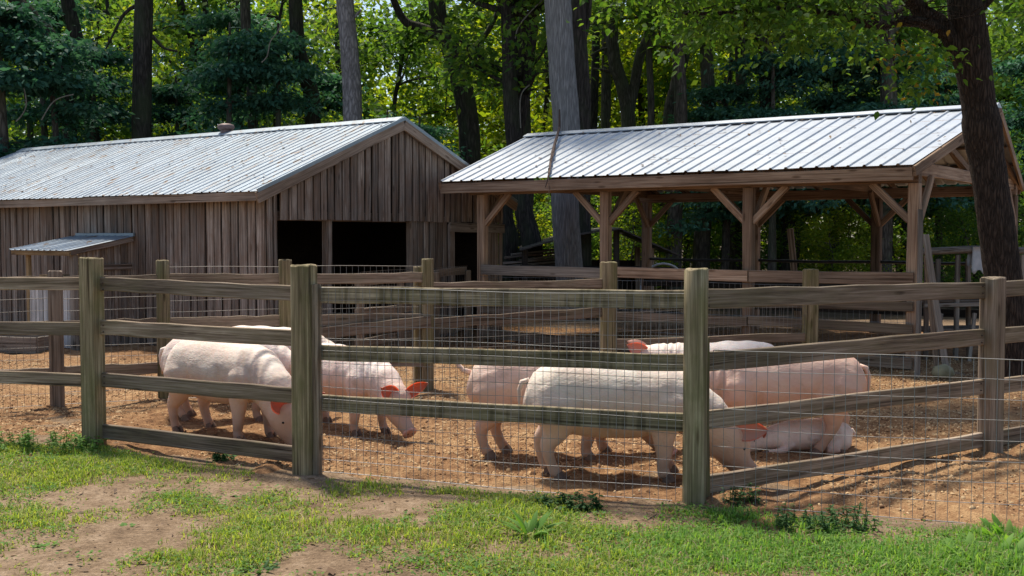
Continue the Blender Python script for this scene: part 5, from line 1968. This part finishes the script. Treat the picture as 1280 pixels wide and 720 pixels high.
photo_tree('forest_tree', 'dark branching trunk under the right half of the pavilion roof', [(985, 340), (990, 300), (982, 262), (968, 230), (960, 160), (956, 80)], 27, 0.24, 0.14, 'bark_dark',
           [([(987, 290), (1005, 270), (1025, 258), (1050, 245)], 0.13, 0.06)], seed=36, crown_n=8)
for i, (px, Y, r_, lab) in enumerate(((806, 28, 0.12, 'narrow greyish trunk leftmost of three seen under the pavilion'), (843, 27, 0.22, 'stout greyish trunk in the middle of three under the pavilion'), (878, 28, 0.24, 'stout leaning trunk rightmost of three under the pavilion'),
                                      (920, 29, 0.2, 'pale trunk behind the second pavilion post from the right'), (1104, 26, 0.25, 'grey-brown trunk under the pavilion near its right post'))):
    photo_tree('forest_tree', lab, [(px - 2, 345), (px, 290), (px + (6 if i == 2 else 2), 230), (px + 8, 150), (px + 5, 60)], Y, r_, r_ * 0.6, 'bark_mid', seed=40 + i, crown_n=6)
photo_tree('forest_tree', 'dark thick limb-like trunk leaning in at the top left corner', [(92, 330), (88, 180), (80, 90), (62, 42), (30, 8), (0, -20)], 27, 0.2, 0.1, 'bark_dark', seed=50, crown_n=14, leaf='leaf_dark')
photo_tree('forest_tree', 'dark upright trunk behind the far left cedar sprays', [(118, 330), (116, 170), (98, 60), (84, 0), (78, -60)], 29, 0.2, 0.15, 'bark_dark', seed=51, crown_n=14, leaf='leaf_dark')

# pale dead twigs caught in the foliage
for i, (pp, Y, lab) in enumerate((([(352, 26), (347, 40), (338, 52), (334, 70), (327, 78)], 25, 'thin pale vine hanging left of the pinkish grey trunk'),
                                  ([(678, 0), (660, 18), (648, 34), (644, 48)], 24, 'thin pale twig hanging beside the thick grey trunk'),
                                  ([(662, 106), (653, 115), (650, 130), (651, 160)], 24, 'thin pale vine hanging low left of the grey trunk'),
                                  ([(52, 150), (64, 130), (76, 122), (92, 118)], 23.4, 'pale dry twig among the far left cedar sprays'),
                                  ([(20, 152), (28, 143), (33, 130), (30, 110)], 23.4, 'bent pale twig at the far left edge above the roof'))):
    mb = MB()
    mb.tube(smooth_path([W(x_, y_, Y) for x_, y_ in pp], 4), 0.013, 6, wob=0.3)
    tag(link('twig', mb.mesh('twig'), M['dead_branch'], None), lab, 'twig')


# the large near tree at the right
def near_tree():
    Y = 12.0
    rng = random.Random(61)
    nrng = np.random.default_rng(61)
    P = [W(1268, 512, Y), W(1262, 420, Y), W(1252, 330, Y), W(1238, 230, Y), W(1229, 170, Y), W(1222, 120, Y), W(1213, 60, Y), W(1205, 0, Y), W(1196, -80, Y), W(1188, -190, Y + 0.3)]
    P[0].z = -0.2
    root = thing('large_tree', 'large dark furrowed tree leaning over the right end of the pavilion', 'tree', (P[0].x, P[0].y, 0))
    path = smooth_path(P, 7)
    n = len(path)
    rad = []
    for i in range(n):
        t = i / (n - 1)
        r_ = 0.205 - 0.045 * min(1, t * 1.6) + 0.03 * math.exp(-((t - 0.46) / 0.05) ** 2) + 0.035 * math.exp(-((t - 0.68) / 0.1) ** 2)
        if t < 0.12:
            r_ += 0.10 * (1 - t / 0.12) ** 2
        rad.append(r_)
    mb = MB()
    mb.tube(path, rad, 26, wob=0.06)
    limbs = [([(1212, 95), (1195, 55), (1172, 28), (1150, 12), (1130, -20)], 0.13, 0.07, 0),
             ([(1185, 45), (1160, 30), (1130, 27), (1095, 32), (1050, 20), (990, 10), (920, 15), (850, 18)], 0.07, 0.012, -0.8),
             ([(1150, 10), (1100, -30), (1020, -45), (930, -40), (850, -25), (800, -20)], 0.08, 0.012, -1.2),
             ([(1208, 30), (1245, -10), (1290, -30), (1350, -10)], 0.07, 0.015, 0.3),
             ([(1198, -60), (1160, -120), (1080, -170), (980, -190)], 0.08, 0.02, -0.6),
             ([(1192, -140), (1230, -220), (1300, -260)], 0.07, 0.02, 0.4),
             ([(1229, 160), (1236, 148), (1240, 142)], 0.05, 0.03, 0)]
    cl = []
    for (lp_, ra, rb, dy) in limbs:
        m_ = len(lp_)
        q = smooth_path([W(p[0], p[1], Y + dy * i / (m_ - 1)) for i, p in enumerate(lp_)], 5)
        mb.tube(q, [ra + (rb - ra) * i / (len(q) - 1) for i in range(len(q))], 8, wob=0.12)
        if m_ > 4 or dy > 0.2 or dy == -0.6:
            for i in range(6, len(q)):
                for k in range(3):
                    o = Vector((rng.gauss(0, .22), rng.gauss(0, .35), rng.gauss(-0.02, .16)))
                    mb.tube([q[i], q[i] + o * 0.5 + UP * 0.03, q[i] + o], [0.009, 0.006, 0.003], 4)
                    cl.append(q[i] + o)
    # hanging sprays at the left of the trunk and high crown
    for (px, py, dy) in ((1175, 80, -0.5), (1150, 75, -0.7), (1160, 105, -0.6), (1130, 60, -0.8), (1020, 38, -1), (1005, 52, -1), (1060, 45, -0.9), (950, 40, -1.2), (985, 30, -1.1), (900, 35, -1.3), (870, 30, -1.3), (1250, 40, -0.2), (1270, 20, 0), (1090, 50, -0.9)):
        for k in range(2):
            cl.append(W(px + rng.uniform(-14, 14), py + rng.uniform(-10, 8), Y + dy))
    for k in range(150):
        cl.append(W(rng.uniform(820, 1330), rng.uniform(-230, -55), Y + rng.uniform(-1.4, 1.8)))
    link('trunk', mb.mesh('trunk'), M['bark_near'], root, smooth=True)
    def clear(p):
        px = 640 + FPX * p.x / p.y
        py = 295 - FPX * (p.z - CAM_H) / p.y
        return not (1085 < px < 1262 and -30 < py < 62) and not (1185 < px < 1262 and py > 0)
    cl = [p for p in cl if clear(p)]
    V, F = foliage(cl, 34, 0.30, 0.082, nrng, 0.6, 0.7, 0.55, leaf_rounds)
    link('crown', np_mesh('crown', V, F), M['leaf_near'], root)
    yl = [W(px + rng.uniform(-12, 12), py + rng.uniform(-10, 10), Y - 0.6) for px, py in ((1170, 80), (1160, 95), (1150, 65), (1130, 66), (1120, 55), (1145, 120), (1100, 60), (1170, 115), (1075, 42))]
    V, F = foliage(yl, 7, 0.24, 0.06, nrng, 0.8, 0.7, 0.6, leaf_rounds)
    link('yellow_leaves', np_mesh('yellow_leaves', V, F), M['leaf_yellow'], root, label='sprays of yellow leaves left of the trunk', kind='stuff')


near_tree()

# ------------------------------------------------------------------ grass and weeds in front of the fence
BLOBS = [  # photo pixel on the ground, half-widths in metres, strength
    (20, 560, 1.0, 0.5, 1.0), (130, 590, 1.0, 0.42, 0.85), (235, 592, 0.7, 0.3, 0.6), (60, 640, 0.6, 0.18, 0.35), (150, 640, 0.25, 0.1, 0.4), (250, 700, 0.55, 0.14, 0.85), (330, 690, 0.3, 0.12, 0.5),
    (420, 630, 0.5, 0.25, 0.4), (470, 612, 0.5, 0.2, 0.75), (570, 612, 0.55, 0.22, 0.9), (650, 640, 0.6, 0.3, 0.85), (520, 660, 0.7, 0.3, 0.6), (430, 700, 0.5, 0.25, 0.45), (600, 700, 0.7, 0.3, 0.6),
    (760, 680, 0.6, 0.3, 0.75), (850, 690, 0.6, 0.35, 0.95), (960, 690, 0.8, 0.4, 1.0), (1080, 690, 0.8, 0.4, 1.0), (1200, 700, 0.8, 0.4, 1.0), (1280, 690, 0.6, 0.4, 1.0), (920, 645, 0.3, 0.12, 0.9), (1030, 655, 0.5, 0.12, 0.8),
    (740, 715, 0.6, 0.25, 0.9), (60, 700, 0.4, 0.2, 0.15), (1150, 665, 0.5, 0.12, 0.5)]
BL_ = [(G(px, py), rx_, ry_, s) for px, py, rx_, ry_, s in BLOBS]


def grass_density(x, y):
    d = np.zeros_like(x)
    for c, rx_, ry_, s in BL_:
        d = np.maximum(d, s * np.exp(-(((x - c.x) / rx_) ** 2 + ((y - c.y) / (ry_ * 1.45)) ** 2) * 0.8))
    d = d + 1.25 * fbm(x * 2.0 + 3, y * 1.5, 4, 41) + 0.55 * fbm(x * 10, y * 8, 2, 43)
    d = d + 0.13
    edge = np.clip((front_line(x) - 0.02 - y + 0.18 * fbm(x * 3, y * 3, 3, 47)) / 0.18, 0, 1)
    # beyond the picture's lower rim and sides the lawn simply goes on
    out = np.clip((5.2 - y) / 0.5, 0, 1)
    d = np.maximum(d, out * 0.8)
    return np.clip(d, 0, 1) * edge


def grass(name, n, hmin, hmax, mat, label, seed, wsel, lean=0.95):
    rng = np.random.default_rng(seed)
    x = rng.uniform(-5.2, 5.2, n)
    y = rng.uniform(3.6, 9.8, n)
    d = grass_density(x, y) * wsel(x, y)
    keep = (rng.random(n) < d ** 1.3) & (np.abs(x) < y * 0.53 + 0.6)
    x, y, d = x[keep], y[keep], d[keep]
    m_ = len(x)
    z = np.maximum(ground_h(x, y), -1) - 0.004
    h = (hmin + (hmax - hmin) * rng.random(m_) ** 1.6) * (0.45 + 0.75 * d) * (0.75 + 0.8 * vnoise(x * 4, y * 4, 71))
    a = rng.uniform(0, 2 * np.pi, m_)
    ln = rng.gamma(2.0, lean * 0.5, m_)
    dx, dy = np.cos(a), np.sin(a)
    w = rng.uniform(0.0022, 0.0042, m_)
    px_, py_ = -dy, dx
    base = np.stack([x, y, z], 1)
    side = np.stack([px_, py_, np.zeros(m_)], 1)
    fwd = np.stack([dx, dy, np.zeros(m_)], 1)
    upz = np.array([0, 0, 1.0])
    b0 = base - side * w[:, None]
    b1 = base + side * w[:, None]
    mid = base + fwd * (h * ln * 0.28)[:, None] + upz * (h * 0.6)[:, None]
    m0 = mid - side * (w * 0.8)[:, None]
    m1 = mid + side * (w * 0.8)[:, None]
    tip = base + fwd * (h * ln * 0.85)[:, None] + upz * (h * np.clip(1.05 - 0.25 * ln, 0.45, 1))[:, None]
    V = np.stack([b0, b1, m1, m0, tip], 1).reshape(-1, 3)
    k = np.arange(m_) * 5
    F = np.concatenate([np.stack([k, k + 1, k + 2], 1), np.stack([k, k + 2, k + 3], 1), np.stack([k + 3, k + 2, k + 4], 1)])
    o = link(name, np_mesh(name, V, F), mat, None, None, kind='stuff')
    tag(o, label, 'grass')


grass('grass', 560000, 0.012, 0.05, M['grass'], 'short sparse yellow-green grass on the worn ground before the fence', 3, lambda x, y: 1.0 - 0.65 * np.clip((x - 0.2) / 1.0, 0, 1))
grass('grass', 560000, 0.014, 0.055, M['grass_cool'], 'lush green grass in the lower right foreground', 4, lambda x, y: 0.22 + 0.78 * np.clip((x - 0.0) / 1.0, 0, 1))

M['straw'] = leaf_mat('dead_grass_straw', (0.20, 0.15, 0.08), (0.32, 0.25, 0.14), (0.45, 0.37, 0.22), 0.3, (1.2, 1.1, 0.8))
grass('dead_grass', 90000, 0.015, 0.06, M['straw'], 'dead straw-coloured blades mixed into the foreground grass', 6, lambda x, y: 0.75, 1.3)
grass('tall_grass', 45000, 0.04, 0.12, M['grass_cool'], 'scattered taller green blades standing above the short grass', 7, lambda x, y: np.clip(0.15 + 2.2 * fbm(x * 1.4, y * 1.4, 3, 97), 0, 1), 0.8)


def clover():
    rng = np.random.default_rng(14)
    n = 300000
    x = rng.uniform(-5, 5, n)
    y = rng.uniform(4.0, 9.6, n)
    d = grass_density(x, y) * np.clip(0.5 + 1.6 * fbm(x * 1.9, y * 1.9, 3, 91), 0, 1)
    keep = (rng.random(n) < d) & (np.abs(x) < y * 0.53 + 0.4)
    x, y = x[keep], y[keep]
    m_ = len(x)
    P = np.stack([x, y, ground_h(x, y) + rng.uniform(0.004, 0.03, m_)], 1)
    nrm = unit(m_, rng) * 0.55 + np.array([0, 0, 1.0])
    nrm /= np.linalg.norm(nrm, axis=1, keepdims=True)
    tip = unit(m_, rng)
    tip -= nrm * np.sum(tip * nrm, 1, keepdims=True)
    tip /= np.linalg.norm(tip, axis=1, keepdims=True)
    ln = rng.uniform(0.010, 0.024, m_)
    V, F = leaf_quads(P, tip, nrm, ln, ln * 0.85)
    o = link('ground_cover', np_mesh('ground_cover', V, F), M['weed'], None, None, kind='stuff')
    tag(o, 'small round-leaved ground cover growing among the grass', 'ground cover')


clover()


def dry_bits():
    rng = np.random.default_rng(19)
    n = 5200
    x = rng.uniform(-4.5, 4.5, n)
    y = rng.uniform(4.6, 8.8, n)
    keep = y < front_line(x) + 0.1
    x, y = x[keep], y[keep]
    m_ = len(x)
    P = np.stack([x, y, ground_h(x, y) + 0.006], 1)
    nrm = unit(m_, rng) * 0.4 + np.array([0, 0, 1.0])
    nrm /= np.linalg.norm(nrm, axis=1, keepdims=True)
    tip = unit(m_, rng)
    tip -= nrm * np.sum(tip * nrm, 1, keepdims=True)
    tip /= np.linalg.norm(tip, axis=1, keepdims=True)
    ln = rng.gamma(2.2, 0.011, m_) + 0.006
    V, F = leaf_quads(P, tip, nrm, ln, ln * rng.uniform(0.12, 0.6, m_))
    o = link('dry_litter', np_mesh('dry_litter', V, F), M['dry_leaf'], None, None, kind='stuff')
    tag(o, 'dry leaf bits and straw scattered on the bare ground', 'litter')


dry_bits()


def weed(label, px, py, n, ln, wd, spread, up, mat, seed, stems=0):
    """A leafy weed: curved blades from a rosette, each leaf its own part while few, on a short crown."""
    rng = random.Random(seed)
    c = G(px, py)
    c.z = float(ground_h(np.array([c.x]), np.array([c.y]))[0]) - 0.005
    root = thing('weed', label, 'weed', tuple(c), 'leafy weeds before the fence')

    def blade(b0, az, el, L, w_):
        vs, fs = [], []
        d = Vector((math.cos(az) * math.cos(el), math.sin(az) * math.cos(el), math.sin(el)))
        sd_ = Vector((-math.sin(az), math.cos(az), 0))
        p = Vector(b0)
        k = 6
        for i in range(k + 1):
            t = i / k
            hw = w_ / 2 * (math.sin(math.pi * min(1, 0.12 + t * 0.88)) ** 0.75) if i < k else 0.001
            nn_ = sd_.cross(d)
            vs += [p - sd_ * hw + nn_ * hw * 0.35, p, p + sd_ * hw + nn_ * hw * 0.35]
            p = p + d * (L / k)
            d = (d + Vector((0, 0, -0.16)) + sd_ * rng.uniform(-.07, .07)).normalized()
        for i in range(k):
            for j in range(2):
                q = i * 3 + j
                fs.append((q, q + 1, q + 4, q + 3))
        return vs, fs
    if n <= 40:
        for i in range(n):
            mb = MB()
            az = rng.uniform(0, 6.283)
            r_ = spread * math.sqrt(rng.random())
            b0 = c + Vector((math.cos(az) * r_, math.sin(az) * r_, 0))
            mb.add(*blade(b0, az + rng.uniform(-.6, .6), up * rng.uniform(0.6, 1.2), ln * rng.uniform(0.6, 1.2), wd * rng.uniform(0.7, 1.2)))
            link('leaf', mb.mesh('leaf'), mat, root, smooth=True)
    else:
        mb = MB()
        st = MB()
        ns = max(6, n // 12)
        for s in range(ns):
            az = rng.uniform(0, 6.283)
            r_ = spread * math.sqrt(rng.random())
            b0 = c + Vector((math.cos(az) * r_, math.sin(az) * r_ * 0.5, 0))
            h = up * rng.uniform(0.5, 1.1)
            tp = b0 + Vector((rng.uniform(-.03, .03), rng.uniform(-.03, .03), h))
            st.tube([b0, tp], 0.002, 4)
            for i in range(n // ns):
                t = rng.uniform(0.15, 1)
                mb.add(*blade(b0.lerp(tp, t), rng.uniform(0, 6.283), rng.uniform(-0.1, 0.7), ln * rng.uniform(0.6, 1.2), wd * rng.uniform(0.7, 1.2)))
        link('stems', st.mesh('stems'), mat, root, kind='stuff')
        link('leaves', mb.mesh('leaves'), mat, root, smooth=True, kind='stuff')
    return root


weed('upright strap-leaved weed in the grass below the middle of the fence', 662, 672, 22, 0.17, 0.032, 0.03, 1.0, M['weed'], 1)
weed('low dark leafy weed at the fence foot below the nearest pig', 705, 638, 420, 0.036, 0.02, 0.22, 0.10, M['weed_dark'], 2)
weed('dark leafy weed clump on the bare earth by the second post', 281, 576, 220, 0.042, 0.018, 0.08, 0.085, M['weed_dark'], 3)
weed('wide dark feathery weed clump at the foot of the low wire fence', 1030, 662, 620, 0.036, 0.015, 0.30, 0.13, M['weed_dark'], 4)
weed('feathery green weed tuft just right of the round corner post', 928, 636, 240, 0.036, 0.011, 0.13, 0.13, M['weed_dark'], 5)
weed('broad-leaved bright weed at the lower right edge of the picture', 1235, 702, 40, 0.12, 0.05, 0.17, 0.9, M['grass_cool'], 6)
weed('second broad-leaved weed behind the one at the lower right edge', 1262, 675, 38, 0.11, 0.045, 0.16, 1.0, M['grass_cool'], 7)
weed('small broad-leaved weed alone on the bare tan ground', 158, 660, 12, 0.045, 0.022, 0.03, 0.7, M['weed'], 8)
weed('pale small weed at the bottom left foreground', 60, 683, 14, 0.05, 0.02, 0.04, 0.7, M['weed'], 9)
weed('tufted leafy weed low in the picture left of centre', 325, 715, 26, 0.06, 0.024, 0.06, 0.8, M['weed_dark'], 10)
weed('leafy green weed bank along the fence foot at far left', 52, 562, 800, 0.05, 0.02, 0.50, 0.15, M['weed'], 11)
